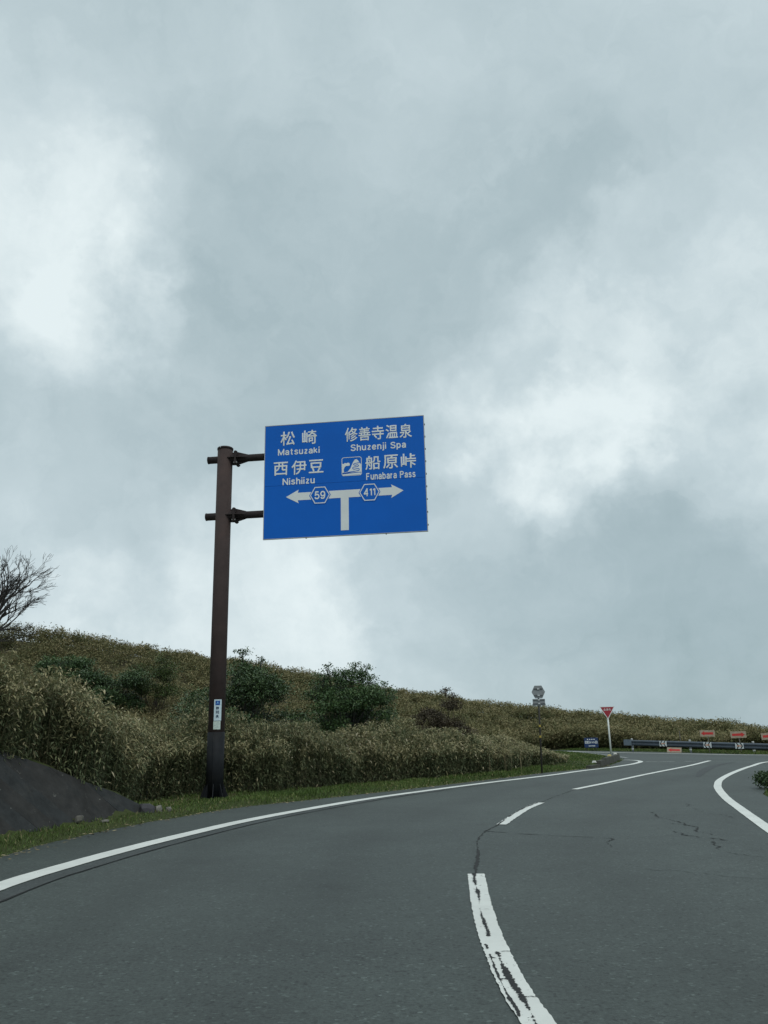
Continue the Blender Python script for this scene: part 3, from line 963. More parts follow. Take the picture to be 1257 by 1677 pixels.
S_C = [(.56, .80), (.45, .96), (.28, 1), (.10, .93), (.03, .76), (.12, .60), (.30, .52), (.50, .42), (.57, .25), (.49, .07), (.30, 0), (.10, .05), (0, .22)]
GL = {  # skeletons of the upright grotesque lettering: (width, strokes); cap height 1, stroke ends on the outline's middle
    'M': (.76, [[(0, 0), (0, 1)], [(0, 1), (.38, .04)], [(.38, .04), (.76, 1)], [(.76, 1), (.76, 0)]]),
    'N': (.60, [[(0, 0), (0, 1)], [(0, 1), (.60, 0)], [(.60, 0), (.60, 1)]]),
    'F': (.50, [[(0, 0), (0, 1)], [(0, 1), (.50, 1)], [(0, .53), (.42, .53)]]),
    'S': (.57, [S_C]),
    'P': (.55, [[(0, 0), (0, 1)], [(0, 1), (.30, 1)], [(.30, 1), (.48, .93), (.55, .76), (.48, .59), (.30, .51)], [(.30, .51), (0, .51)]]),
    'a': (.42, [[(.02, .54), (.08, .67), (.21, .72), (.36, .67), (.42, .52)], [(.42, .53), (.42, 0)], [(.42, .40), (.20, .38), (.05, .31), (0, .17), (.05, .04), (.18, 0), (.32, .05), (.41, .16)]]),
    't': (.32, [[(.14, .92), (.14, .16)], [(.14, .17), (.18, .04), (.32, 0)], [(0, .70), (.31, .70)]]),
    's': (.41, [[(a * .72, b * .72) for a, b in S_C]]),
    'u': (.42, [[(0, .72), (0, .22)], [(0, .23), (.05, .06), (.19, 0), (.34, .06), (.42, .22)], [(.42, .72), (.42, 0)]]),
    'z': (.40, [[(.02, .70), (.39, .70)], [(.38, .69), (.02, .03)], [(0, .02), (.40, .02)]]),
    'k': (.42, [[(0, 0), (0, 1)], [(.38, .72), (.03, .30)], [(.14, .42), (.42, 0)]]),
    'i': (.0, [[(0, 0), (0, .66)], [(0, .975), (0, 1.02)]]),
    'h': (.42, [[(0, 0), (0, 1)], [(0, .50), (.08, .66), (.22, .72), (.36, .66), (.42, .50)], [(.42, .51), (.42, 0)]]),
    'n': (.42, [[(0, 0), (0, .72)], [(0, .50), (.08, .66), (.22, .72), (.36, .66), (.42, .50)], [(.42, .51), (.42, 0)]]),
    'e': (.43, [[(.02, .37), (.42, .37)], [(.43, .38), (.40, .58), (.32, .68), (.21, .72), (.08, .66), (0, .48), (0, .24), (.06, .07), (.20, 0), (.34, .04), (.41, .16)]]),
    'j': (.06, [[(.06, .66), (.06, -.14)], [(.06, -.12), (.02, -.24), (-.08, -.26)], [(.06, .975), (.06, 1.02)]]),
    'p': (.44, [[(0, .72), (0, -.27)], el_(.22, .36, .22, .36)]),
    'b': (.44, [[(0, 0), (0, 1)], el_(.22, .36, .22, .36)]),
    'r': (.24, [[(0, 0), (0, .72)], [(0, .44), (.08, .65), (.24, .71)]]),
    '5': (.53, [[(.50, 1), (.09, 1)], [(.10, 1), (.05, .50)], [(.05, .50), (.20, .61), (.40, .59), (.53, .43), (.53, .20), (.42, .04), (.25, 0), (.08, .05), (0, .20)]]),
    '9': (.54, [el_(.27, .68, .27, .32), [(.54, .68), (.53, .35), (.46, .10), (.27, 0), (.10, .04), (.02, .17)]]),
    '4': (.56, [[(.42, 0), (.42, 1)], [(.42, 1), (0, .30)], [(0, .28), (.56, .28)]]),
    '1': (.22, [[(.22, 0), (.22, 1)], [(.22, .98), (0, .78)]]),
}


def strokes_word(body, x0, x1, zb, zt, par, y, name='lettering', wt=0.165, gap=0.285):
    """a word cut from sheeting: every letter built from flat strokes of even weight"""
    V, Fc = [], []
    cur, lay = 0.0, 0
    for ch in body:
        w, st = GL[ch]
        for s_ in st:
            c = np.array(s_, float)
            if len(c) > 2:
                c = spline(c, 0.05)
            c = c * np.array([1.0, 1 - wt]) + np.array([cur, wt / 2])
            t = np.gradient(c, axis=0)
            t /= np.linalg.norm(t, axis=1)[:, None] + 1e-9
            if len(c) == 2:                      # square ends
                c = np.array([c[0] - t[0] * wt * 0.42, c[1] + t[1] * wt * 0.42]) if abs(t[0][0]) < 0.95 and ch not in 'k1z' else c
                if abs(t[0][0]) < 0.05:
                    c[:, 1] = np.clip(c[:, 1], -0.35, 1.0)
            nr = np.stack([-t[:, 1], t[:, 0]], 1) * wt / 2
            b = len(V)
            for p_, n_ in zip(c, nr):
                V += [(p_[0] + n_[0], -0.0004 * lay, p_[1] + n_[1]), (p_[0] - n_[0], -0.0004 * lay, p_[1] - n_[1])]
            Fc += [(b + 2 * i, b + 2 * i + 1, b + 2 * i + 3, b + 2 * i + 2) for i in range(len(c) - 1)]
            lay = (lay + 1) % 7
        cur += w + gap
    V = np.array(V)
    lo, hi = V[:, 0].min(), V[:, 0].max()
    V[:, 0] = x0 + (V[:, 0] - lo) / (hi - lo) * (x1 - x0)
    V[:, 2] = zb + V[:, 2] * (zt - zb)
    V[:, 1] += y
    return link(name, mesh(name, V, Fc), M['white'], par)


for body, x0, x1, zb, zt in [('Matsuzaki', 1.440, 2.508, 8.169, 8.340), ('Nishiizu', 1.566, 2.384, 7.386, 7.560), ('Shuzenji', 3.290, 4.178, 8.163, 8.337),
                             ('Spa', 4.285, 4.669, 8.163, 8.337), ('Funabara', 3.670, 4.420, 7.389, 7.566), ('Pass', 4.500, 4.881, 7.389, 7.566)]:
    strokes_word(body, x0, x1, zb, zt, up, TY_)


def flat(poly, name, mat, par, y):
    me = mesh(name, [(p[0], y, p[1]) for p in poly], [tuple(range(len(poly)))])
    return link(name, me, mat, par)


def ring(outer, inner, name, mat, par, y):
    n = len(outer)
    v = [(p[0], y, p[1]) for p in outer] + [(p[0], y, p[1]) for p in inner]
    f = [(i, (i + 1) % n, (i + 1) % n + n, i + n) for i in range(n)]
    return link(name, mesh(name, v, f), mat, par)


def hexa(cx, cz, hw, hh):
    return [(cx + hw, cz), (cx + hw * 0.52, cz + hh), (cx - hw * 0.52, cz + hh), (cx - hw, cz), (cx - hw * 0.52, cz - hh), (cx + hw * 0.52, cz - hh)]


# T junction arrow in one outline, with the stem
flat([(1.662, 7.074), (1.980, 7.247), (1.962, 7.168), (4.297, 7.168), (4.275, 7.242), (4.576, 7.072), (4.275, 6.898), (4.297, 6.975),
      (3.229, 6.975), (3.226, 6.154), (3.030, 6.154), (3.033, 6.975), (1.962, 6.975), (1.980, 6.900)], 'junction_arrow', M['white'], low, TY_)
for cx, num, wn in ((2.515, '59', 0.27), (3.744, '411', 0.29)):
    flat(hexa(cx, 7.075, 0.268, 0.232), 'route_badge', M['blue'], low, TY_ - 0.003)
    ring(hexa(cx, 7.075, 0.248, 0.212), hexa(cx, 7.075, 0.224, 0.190), 'route_badge_outline', M['white'], low, TY_ - 0.006)
    strokes_word(num, cx - wn / 2, cx + wn / 2, 6.972, 7.178, low, TY_ - 0.006, 'route_number', 0.17)


def rrect(x0, x1, z0, z1, r, n=6):
    out = []
    for cx, cz, a0 in ((x1 - r, z1 - r, 0), (x0 + r, z1 - r, 90), (x0 + r, z0 + r, 180), (x1 - r, z0 + r, 270)):
        for k in range(n + 1):
            a = rad(a0 + 90 * k / n)
            out.append((cx + r * math.cos(a), cz + r * math.sin(a)))
    return out


IX0, IX1, IZ0, IZ1 = 3.062, 3.562, 7.527, 8.010
ring(rrect(IX0, IX1, IZ0, IZ1, 0.055), rrect(IX0 + .014, IX1 - .014, IZ0 + .014, IZ1 - .014, 0.045), 'pictogram_frame', M['white'], up, TY_)


def ip(pts):
    return [(IX0 + a * (IX1 - IX0), IZ1 - b * (IZ1 - IZ0)) for a, b in pts]


flat(ip([(0.03, 0.83), (0.30, 0.78), (0.44, 0.60), (0.56, 0.30), (0.66, 0.15), (0.74, 0.13), (0.82, 0.20), (0.88, 0.32), (0.97, 0.42), (0.97, 0.83)]), 'pictogram_mountain', M['white'], up, TY_)
flat(ip([(0.03, 0.33), (0.10, 0.36), (0.16, 0.30), (0.24, 0.33), (0.31, 0.29), (0.40, 0.33), (0.41, 0.44), (0.33, 0.47), (0.22, 0.47), (0.15, 0.52), (0.10, 0.66), (0.12, 0.80), (0.03, 0.83)]), 'pictogram_tree', M['white'], up, TY_ - 0.0015)
flat(ip([(0.05, 0.90), (0.95, 0.86), (0.95, 0.955), (0.06, 0.965)]), 'pictogram_ground', M['white'], up, TY_)
zig = ip([(0.88, 0.33), (0.64, 0.36), (0.60, 0.40), (0.64, 0.45), (0.80, 0.44), (0.84, 0.48), (0.80, 0.53), (0.60, 0.55), (0.55, 0.60), (0.60, 0.66), (0.82, 0.64),
          (0.88, 0.69), (0.83, 0.75), (0.50, 0.79), (0.03, 0.86)])
zc_ = spline(zig, 0.012)
tt = np.gradient(zc_, axis=0)
tt /= np.linalg.norm(tt, axis=1)[:, None] + 1e-9
nn_ = np.stack([-tt[:, 1], tt[:, 0]], 1) * 0.0085
zv = np.empty((2 * len(zc_), 3))
zv[0::2, 0], zv[0::2, 2] = (zc_ + nn_)[:, 0], (zc_ + nn_)[:, 1]
zv[1::2, 0], zv[1::2, 2] = (zc_ - nn_)[:, 0], (zc_ - nn_)[:, 1]
zv[:, 1] = TY_ - 0.003
i_ = np.arange(len(zc_) - 1) * 2
link('pictogram_road', mesh('pictogram_road', zv, np.stack([i_, i_ + 1, i_ + 3, i_ + 2], 1)), M['blue'], up)


# the two stickers, bent round the post
def bent(x0, x1, z0, z1, r, name, mat, par, n=6):
    v, f = [], []
    for k in range(n + 1):
        x = x0 + (x1 - x0) * k / n
        y = -math.sqrt(max(1e-6, r * r - x * x))
        v += [(x, y, z0), (x, y, z1)]
    for k in range(n):
        f.append((2 * k, 2 * k + 2, 2 * k + 3, 2 * k + 1))
    return link(name, mesh(name, v, f), mat, par)


def bend_mesh(o, r):
    for v in o.data.vertices:
        v.co.y = -math.sqrt(max(1e-6, r * r - v.co.x ** 2))


plate = bent(-0.005, 0.150, 1.775, 2.255, 0.1945, 'pole_sticker', M['sticker'], sign)
bent(0.024, 0.124, 2.125, 2.228, 0.1965, 'emblem_field', M['decal_blue'], plate)
o = flat([(0.030, 2.150), (0.055, 2.165), (0.063, 2.200), (0.074, 2.212), (0.086, 2.200), (0.094, 2.165), (0.119, 2.150), (0.119, 2.143), (0.030, 2.143)], 'emblem_mountain', M['decal_sky'], plate, -0.2)
bend_mesh(o, 0.1978)
for ch, cz in (('静', 2.060), ('岡', 1.965), ('県', 1.870)):
    bend_mesh(place_text(ch, 0.040, 0.108, cz - 0.036, cz + 0.036, 0.02, M['ink'], plate, -0.2, 'kanji'), 0.1972)
plate2 = bent(-0.010, 0.140, 1.580, 1.765, 0.1945, 'pole_sticker', M['sticker2'], sign)
for k, (a, b, c) in enumerate([(0.07, 0.12, 1.725), (0.055, 0.12, 1.695), (0.015, 0.05, 1.665), (0.06, 0.10, 1.650), (0.02, 0.11, 1.615)]):
    bent(a, b, c, c + 0.009, 0.1965, 'faded_print', M['ink2'], plate2, 3)


# ------------------------------------------------------------------ hexagonal route sign seen from behind
hx, hy = 5.11, 28.42
hz = gz(hx, hy)
hs = empty('route_marker_sign', (hx, hy, hz), rad(-4))
tag(hs, 'grey back of a hexagonal sign over a small plate on a thin dark post', 'sign')
LEAN = 0.026
m = MB()
m.tube([(0, 0, -0.2), (LEAN * 2.0, 0, 2.0), (LEAN * 2.85, 0, 2.82)], 0.030, 12)
m.build('post', M['post_dark'], hs, True)
ox = LEAN * 2.65
hexp = hexa(ox, 2.66 - hz, 0.232, 0.215)
m = MB()
m.prism(hexp, -0.045, -0.038)
plate_ = m.build('hexagonal_plate', M['galv'], hs)
for z_ in (2.66 - hz + 0.105, 2.66 - hz - 0.115):
    MB().box((ox, -0.055, z_), (0.30, 0.02, 0.035)).build('back_rail', M['galv_dark'], plate_)
    MB().box((ox, -0.058, z_), (0.075, 0.045, 0.045)).build('clamp', M['bolt'], plate_)
m = MB()
m.prism([(ox - 0.215, 2.205 - hz), (ox + 0.205, 2.205 - hz), (ox + 0.205, 2.425 - hz), (ox - 0.215, 2.425 - hz)], -0.045, -0.038)
pl2 = m.build('lower_plate', M['galv'], hs)
for z_ in (2.395 - hz, 2.27 - hz):
    MB().box((ox, -0.055, z_), (0.40, 0.02, 0.03)).build('back_rail', M['galv_dark'], pl2)
    MB().box((ox, -0.058, z_), (0.07, 0.045, 0.04)).build('clamp', M['bolt'], pl2)
for z_ in (1.53, 1.18):
    MB().tube([(LEAN * z_, 0, z_ - 0.035 - hz), (LEAN * z_, 0, z_ + 0.035 - hz)], 0.037, 12).build('yellow_band', M['band'], hs)

# ------------------------------------------------------------------ stop sign
sx_, sy_ = 10.44, 39.58
sz_ = gz(sx_, sy_)
st = empty('stop_sign', (sx_, sy_, sz_), rad(-6))
tag(st, 'red inverted triangle stop sign on a white post at the grass island', 'stop sign')
MB().tube([(0, 0, -0.2), (0, 0, 2.25 - sz_)], 0.038, 14).build('post', M['white_post'], st, True)


def tri(cx, zt, w, h, r=0.0):
    return [(cx - w / 2, zt), (cx, zt - h), (cx + w / 2, zt)]


m = MB()
m.prism(tri(0, 2.40 - sz_, 0.72, 0.60), -0.052, -0.046)
tp = m.build('triangular_plate', M['white'], st)
flat(tri(0, 2.372 - sz_, 0.615, 0.512), 'red_field', M['red'], tp, -0.056)
place_text('止まれ', -0.175, 0.175, 2.205 - sz_, 2.315 - sz_, 0.025, M['white'], tp, -0.059, 'lettering')

# ------------------------------------------------------------------ blue board beyond the junction
bx_, by_ = 12.90, 57.2
bz_ = gz(bx_, by_)
bb = empty('notice_board', (bx_ + 0.9, by_, bz_), rad(-10))
tag(bb, 'small navy blue direction board with white lettering beside the far road', 'sign board')
s_f = 57.2 / 53.0
zb0, zb1 = 0.15 - bz_, 0.79 - bz_
m = MB()
m.prism([(-0.46, zb0), (0.46, zb0), (0.46, zb1), (-0.46, zb1)], -0.03, 0.0)
bp_ = m.build('board', M['navy'], bb)
for x_ in (-0.34, 0.34):
    MB().box((x_, 0.03, zb1 / 2 - 0.1), (0.05, 0.05, zb1 + 0.2)).build('leg', M['post_dark'], bb)
for k in range(4):
    MB().box((-0.23 + k * 0.145, -0.033, zb1 - 0.115), (0.075, 0.004, 0.065)).build('small_lettering', M['white'], bp_)
# one line of large lettering, read as strokes at this distance
for k, (cx, w_) in enumerate([(-0.335, 0.15), (-0.18, 0.13), (-0.035, 0.10), (0.08, 0.09), (0.195, 0.11), (0.33, 0.14)]):
    m = MB()
    zc2 = zb1 - 0.30
    if k in (0, 1, 5):
        m.box((cx, -0.033, zc2 + 0.07), (w_, 0.004, 0.028))
        m.box((cx, -0.033, zc2 - 0.07), (w_, 0.004, 0.028))
        m.box((cx - w_ / 2 + .014, -0.033, zc2), (0.028, 0.004, 0.112))
        m.box((cx + w_ / 2 - .014, -0.033, zc2), (0.028, 0.004, 0.112))
        m.box((cx, -0.033, zc2), (w_ - 0.06, 0.004, 0.024))
    else:
        m.box((cx - 0.02, -0.033, zc2), (0.028, 0.004, 0.15))
        m.box((cx + 0.02, -0.033, zc2 - 0.02), (0.05, 0.004, 0.026))
    m.build('large_lettering', M['white'], bp_)
flat([(-0.22, zb0 + 0.10), (-0.10, zb0 + 0.135), (-0.10, zb0 + 0.115), (0.24, zb0 + 0.125), (0.24, zb0 + 0.075), (-0.10, zb0 + 0.085), (-0.10, zb0 + 0.065)], 'direction_arrow', M['white'], bp_, -0.034)

# ------------------------------------------------------------------ guard rail with chevrons and arrow boards
GA, GB = np.array([15.0, 54.2]), np.array([20.9, 47.3])
GD = (GB - GA) / np.linalg.norm(GB - GA)
gyaw = math.atan2(GD[1], GD[0])
rail = empty('guard_rail', (GA[0], GA[1], 0), gyaw)
tag(rail, 'blue grey steel guard rail along the far side of the junction', 'guard rail')


def rz_(s):
    return float(zr(GA[0] + GD[0] * s, GA[1] + GD[1] * s))


def rail_top(s):
    return 0.66 - 0.030 * s            # the rail runs downhill


PROF = [(0.0, 0.0), (-0.035, -0.012), (-0.075, -0.06), (-0.075, -0.105), (-0.03, -0.150), (-0.03, -0.190), (-0.075, -0.235), (-0.075, -0.28), (-0.035, -0.33), (0.0, -0.34)]
segs = [(0.75, 4.9), (4.88, 8.7), (8.68, 12.7), (12.68, 16.7)]
for k, (a, b) in enumerate(segs):
    m = MB()
    v = []
    for q, s_q in enumerate((a, b)):
        for (py, pz_) in PROF:
            v.append((s_q, py - 0.004 * (k % 2), rail_top(s_q) + pz_))
        for (py, pz_) in PROF:
            v.append((s_q, py + 0.006 - 0.004 * (k % 2), rail_top(s_q) + pz_))
    n = len(PROF)
    f = []
    for i in range(n - 1):
        f.append((i, i + 1, 2 * n + i + 1, 2 * n + i))
        f.append((n + i + 1, n + i, 3 * n + i, 3 * n + i + 1))
    f += [(0, 2 * n, 3 * n, n), (n - 1, 2 * n - 1, 4 * n - 1, 3 * n - 1)]
    m.add(v, f)
    m.build('beam', M['rail'], rail)
m = MB()
m.box((0.55, -0.055, rail_top(0.5) - 0.16), (0.55, 0.10, 0.36))
m.build('end_box', M['rail_end'], rail)
for s_p in (0.78, 4.78, 8.66, 12.6):
    m = MB()
    m.tube([(s_p, 0.075, rz_(s_p) - 0.3), (s_p, 0.075, rail_top(s_p) + 0.06)], 0.065, 14)
    p_ = m.build('post', M['galv'], rail, True)
    MB().tube([(s_p, 0.075, rail_top(s_p) + 0.06), (s_p, 0.075, rail_top(s_p) + 0.085), (s_p, 0.075, rail_top(s_p) + 0.095)], [0.07, 0.06, 0.02], 14).build('cap', M['chalk'], p_, True)
    MB().tube([(s_p, 0.075, rz_(s_p) + 0.13), (s_p, 0.075, rz_(s_p) + 0.22)], 0.068, 14).build('reflector_band', M['chalk'], p_, True)
    MB().box((s_p, 0.02, rail_top(s_p) - 0.17), (0.07, 0.11, 0.30)).build('spacer', M['galv_dark'], p_)


def rail_pt(s, off=0.0):
    return (GA[0] + GD[0] * s - GD[1] * off, GA[1] + GD[1] * s + GD[0] * off)


def chevron(s, right, label):
    x, y = rail_pt(s, -0.082)
    o = empty('chevron_marker', (x, y, rail_top(s) - 0.17), gyaw)
    tag(o, label, 'chevron sign', 'chevron markers bolted to the guard rail')
    m = MB()
    m.prism([(-0.245, -0.16), (0.245, -0.16), (0.245, 0.16), (-0.245, 0.16)], -0.012, 0.0)
    p_ = m.build('plate', M['white'], o)
    sg = 1 if right else -1
    for c0 in (-0.10, 0.12):
        pts = [(c0 - 0.09, 0.158), (c0 - 0.015, 0.158), (c0 + 0.095, 0.0), (c0 - 0.015, -0.158), (c0 - 0.09, -0.158), (c0 + 0.02, 0.0)]
        pts = [(a * sg, b) for a, b in pts]
        if not right:
            pts.reverse()
        flat(pts, 'chevron_stripe', M['chev_black'], p_, -0.0155)
    pts = [(-0.16, 0.022), (0.03, 0.026), (0.03, 0.055), (0.13, 0.0), (0.03, -0.055), (0.03, -0.026), (-0.16, -0.022)]
    pts = [(a * sg, b) for a, b in pts]
    if not right:
        pts.reverse()
    flat(pts, 'orange_arrow', M['orange'], p_, -0.0185)


chevron(3.07, False, 'black and white chevron plate pointing left, nearest the pale end box of the rail')
chevron(5.98, False, 'black and white chevron plate pointing left, under a raised left arrow board')
chevron(7.92, True, 'black and white chevron plate pointing right, bolted to the guard rail')

ARW = [(-0.36, 0.0), (-0.17, 0.135), (-0.17, 0.065), (0.34, 0.065), (0.34, -0.065), (-0.17, -0.065), (-0.17, -0.135)]


def arrow_board(s, off, zc0, right, label, tilt=0.0, lean=0.0, post=True, h=0.37, w=0.86):
    x, y = rail_pt(s, off)
    o = empty('arrow_board', (x, y, zc0), gyaw + rad(14))
    o.rotation_euler = (lean, tilt, gyaw + rad(14))
    tag(o, label, 'arrow sign', 'red arrow boards at the guard rail')
    m = MB()
    m.prism([(-w / 2, -h / 2), (w / 2, -h / 2), (w / 2, h / 2), (-w / 2, h / 2)], -0.012, 0.0)
    p_ = m.build('board', M['board'], o)
    sg = -1 if right else 1
    k = h / 0.37
    pts = [(a * sg, b * k) for a, b in ARW]
    if right:
        pts.reverse()
    flat(pts, 'red_arrow', M['arrow_red'], p_, -0.0155)
    if post:
        zg = gz(x, y)
        MB().box((0.02, 0.025, (h / 2 - 0.05 + zg - zc0 - 0.2) / 2), (0.05, 0.04, h / 2 - 0.05 - (zg - zc0 - 0.2))).build('post', M['bark_pale'], o)
    return o


arrow_board(5.82, 0.35, 0.965, False, 'red left-pointing arrow on a plywood board raised behind the rail', rad(1.0))
arrow_board(7.72, 0.35, 0.870, True, 'red right-pointing arrow on a plywood board, between two other raised arrow boards', rad(-1.2))
arrow_board(9.52, 0.35, 0.765, True, 'red right-pointing arrow on a plywood board, last raised board along the rail', rad(-2.5))
arrow_board(3.98, -0.42, 0.03, False, 'red left-pointing arrow board dropped low in the grass below the rail', rad(1.5), rad(-14), False, 0.30)
x, y = rail_pt(4.03, 0.35)
m = MB()
m.tube([(0, 0, -0.2), (-0.03, 0, 1.14 - gz(x, y))], 0.022, 8)
tag(m.build('marker_stake', M['bark_pale'], None, loc=(x, y, gz(x, y))), 'thin pale bare stake standing behind the guard rail', 'stake')

# ------------------------------------------------------------------ mortar wall of slanting slabs
wall = empty('retaining_wall', (WB0[0], WB0[1], 0), math.atan2(WD_[1], WD_[0]))
tag(wall, 'dark weathered sloping wall of slabs at the foot of the hedge bank', 'wall')
wu = Vector((0, math.cos(BAT), math.sin(BAT)))     # up the face, in the wall's own frame
wn = Vector((0, -math.sin(BAT), math.cos(BAT)))    # out of the face


def top_len(a):
    return float(np.interp(a, TA, TZ)) / math.sin(BAT)


def clip_poly(poly, inside, cut):
    out = []
    for i in range(len(poly)):
        p, q = poly[i], poly[(i + 1) % len(poly)]
        ip_, iq = inside(p), inside(q)
        if ip_:
            out.append(p)
        if ip_ != iq:
            out.append(cut(p, q))
    return out


def clip_wall(poly):
    def bis(f):
        def cut(p, q):
            fp = f(p)
            lo, hi = p, q
            for _ in range(24):
                mid = ((lo[0] + hi[0]) / 2, (lo[1] + hi[1]) / 2)
                if f(mid) == fp:
                    lo = mid
                else:
                    hi = mid
            return lo
        return cut
    for f in (lambda p: p[1] >= -0.10, lambda p: p[1] <= top_len(p[0]), lambda p: p[0] <= 3.86, lambda p: p[0] >= -6.6):
        if len(poly) < 3:
            return poly
        poly = clip_poly(poly, f, bis(f))
    return poly


# slabs laid in slanting courses; joints run down to the right
SLX = -0.80            # shift along the wall per metre up the face (courses lean)
cw, chh = 0.46, 9.0
rw = random.Random(5)
for c_i in range(-18, 22):
    off = chh - 1.5
    for r_i in range(0, 1):
        a0 = c_i * cw
        u0 = r_i * chh + off - chh
        u1 = u0 + chh
        poly = []
        for aa, uu in ((a0, u0), (a0 + cw, u0 - 0.30), (a0 + cw, u1 - 0.30), (a0, u1)):
            poly.append((aa + SLX * uu, uu))
        cxp = sum(p[0] for p in poly) / 4
        czp = sum(p[1] for p in poly) / 4
        g_ = 0.9965
        poly = [(cxp + (p[0] - cxp) * g_, czp + (p[1] - czp) * g_) for p in poly]
        # densify so the clipping follows the top edge
        dn = []
        for i in range(4):
            p, q = poly[i], poly[(i + 1) % 4]
            for k in range(8):
                dn.append((p[0] + (q[0] - p[0]) * k / 8, p[1] + (q[1] - p[1]) * k / 8))
        if min(p[0] for p in poly if p[1] > -5) > 60:
            continue
        poly = clip_wall(dn)
        if len(poly) < 3:
            continue
        cxp = sum(p[0] for p in poly) / len(poly)
        czp = sum(p[1] for p in poly) / len(poly)
        ar = 0.5 * abs(sum(poly[i][0] * poly[(i + 1) % len(poly)][1] - poly[(i + 1) % len(poly)][0] * poly[i][1] for i in range(len(poly))))
        if ar < 0.015:
            continue
        h_o = rw.uniform(0.0, 0.012)
        ta, tb = rw.uniform(-0.02, 0.02), rw.uniform(-0.006, 0.006)
        v = []
        for dep in (0, 1):
            for p in poly:
                hh = (h_o + ta * (p[0] - cxp) + tb * (p[1] - czp)) if dep == 0 else -0.09
                sh = 1.0 if dep else 0.994
                pa, pu = cxp + (p[0] - cxp) * sh, czp + (p[1] - czp) * sh
                v.append(Vector((pa, 0, 0)) + wu * pu + wn * hh)
        n = len(poly)
        f = [tuple(range(n)), tuple(reversed(range(n, 2 * n)))] + [(i + n, (i + 1) % n + n, (i + 1) % n, i) for i in range(n)]
        link('slab', mesh('slab', v, f), M['wall'] if rw.random() < 0.55 else M['wall_b'], wall)
# mortar bed behind the slabs
m = MB()
A_list = [a for a in np.arange(-6.6, 3.90, 0.25)]
v, f = [], []
for a in A_list:
    for uu in (-0.15, max(0.02, top_len(a) - 0.01)):
        for dd in (-0.004, -0.22):
            v.append(Vector((a, 0, 0)) + wu * uu + wn * dd)
for i in range(len(A_list) - 1):
    b = i * 4
    f += [(b, b + 4, b + 6, b + 2), (b + 2, b + 6, b + 7, b + 3), (b + 1, b + 3, b + 7, b + 5)]
e_ = (len(A_list) - 1) * 4
f += [(e_, e_ + 1, e_ + 3, e_ + 2)]
m.add(v, f).build('mortar_bed', M['wall'], wall)


def rock(loc, size, mat, label, seed, cat='rock', parent=None, name='rock'):
    r = random.Random(seed)
    import bmesh
    bm = bmesh.new()
    bmesh.ops.create_icosphere(bm, subdivisions=(3 if max(size) > 0.3 else 2), radius=1.0)
    for v in bm.verts:
        n1 = math.sin(v.co.x * 2.3 + seed) * math.cos(v.co.y * 2.9 + seed * 2) + math.sin(v.co.z * 3.1 + seed * 3)
        v.co *= 1 + 0.14 * n1 + r.uniform(-0.10, 0.10)
        for ax_ in range(3):
            v.co[ax_] = max(-0.82, min(0.82, v.co[ax_] + 0.25 * v.co[(ax_ + 1) % 3]))
        v.co.x *= size[0]
        v.co.y *= size[1]
        v.co.z *= size[2]
    me = bpy.data.meshes.new(name)
    bm.to_mesh(me)
    bm.free()
    o = link(name, me, mat, parent, loc)
    o.rotation_euler = (0, 0, r.uniform(0, 6))
    if label:
        tag(o, label, cat)
    return o


rock((-4.66, 16.30, gz(-4.66, 16.30) + 0.02), (0.10, 0.16, 0.17), M['rock_dark'], 'dark broken lump at the low end of the wall', 2)
rock((-4.50, 16.50, gz(-4.50, 16.50) + 0.02), (0.09, 0.12, 0.12), M['rock'], 'pale rough stone in the grass just past the low end of the wall', 3)
rock((-4.33, 16.62, gz(-4.33, 16.62) + 0.01), (0.07, 0.08, 0.08), M['rock'], 'smallest pale stone in the grass beyond the end of the wall', 4)
rock((-5.24, 14.36, 0.13), (0.06, 0.09, 0.07), M['rock'], 'pale stone lying against the foot of the wall', 6)
rock((-4.98, 14.85, gz(-4.98, 14.85) + 0.01), (0.10, 0.07, 0.04), M['rock'], 'flat pale stone in the grass strip in front of the wall', 9)


# ------------------------------------------------------------------ foliage built from single leaves
def leaves_mesh(name, base, direc, length, width, dry, up_bias=None, bend=0.25, fold=0.35, tris=4):
    """every row of base/direc is one leaf: a folded, drooping blade"""
    n = len(base)
    d = direc / (np.linalg.norm(direc, axis=1)[:, None] + 1e-9)
    upv = np.tile(np.array([0, 0, 1.0]), (n, 1)) + rng.normal(0, 0.35, (n, 3))
    side = np.cross(d, upv)
    side /= np.linalg.norm(side, axis=1)[:, None] + 1e-9
    nor = np.cross(side, d)
    L = length[:, None]
    Wd = width[:, None]
    if tris == 4:
        mid = base + d * L * 0.45
        tip = base + d * L - np.array([0, 0, 1.0]) * L * bend * rng.uniform(0.3, 1.5, (n, 1))
        lft = mid + side * Wd + nor * Wd * fold
        rgt = mid - side * Wd + nor * Wd * fold
        v = np.stack([base, lft, tip, rgt, mid], 1).reshape(-1, 3)
        i = np.arange(n)[:, None] * 5
        f = np.concatenate([i + np.array([[0, 4, 1]]), i + np.array([[0, 3, 4]]), i + np.array([[1, 4, 2]]), i + np.array([[4, 3, 2]])], 1).reshape(-1, 3)
        k = 5
    else:
        mid = base + d * L * 0.45
        tip = base + d * L - np.array([0, 0, 1.0]) * L * bend * rng.uniform(0.3, 1.5, (n, 1))
        v = np.stack([base, mid + side * Wd, tip, mid - side * Wd], 1).reshape(-1, 3)
        i = np.arange(n)[:, None] * 4
        f = np.concatenate([i + np.array([[0, 3, 1]]), i + np.array([[1, 3, 2]])], 1).reshape(-1, 3)
        k = 4
    return mesh(name, v, f, False, {'dry': np.repeat(dry, k)})


def rand_dirs(n, lo, hi):
    az = rng.uniform(0, 2 * math.pi, n)
    el = rng.uniform(lo, hi, n)
    return np.stack([np.cos(az) * np.cos(el), np.sin(az) * np.cos(el), np.sin(el)], 1)


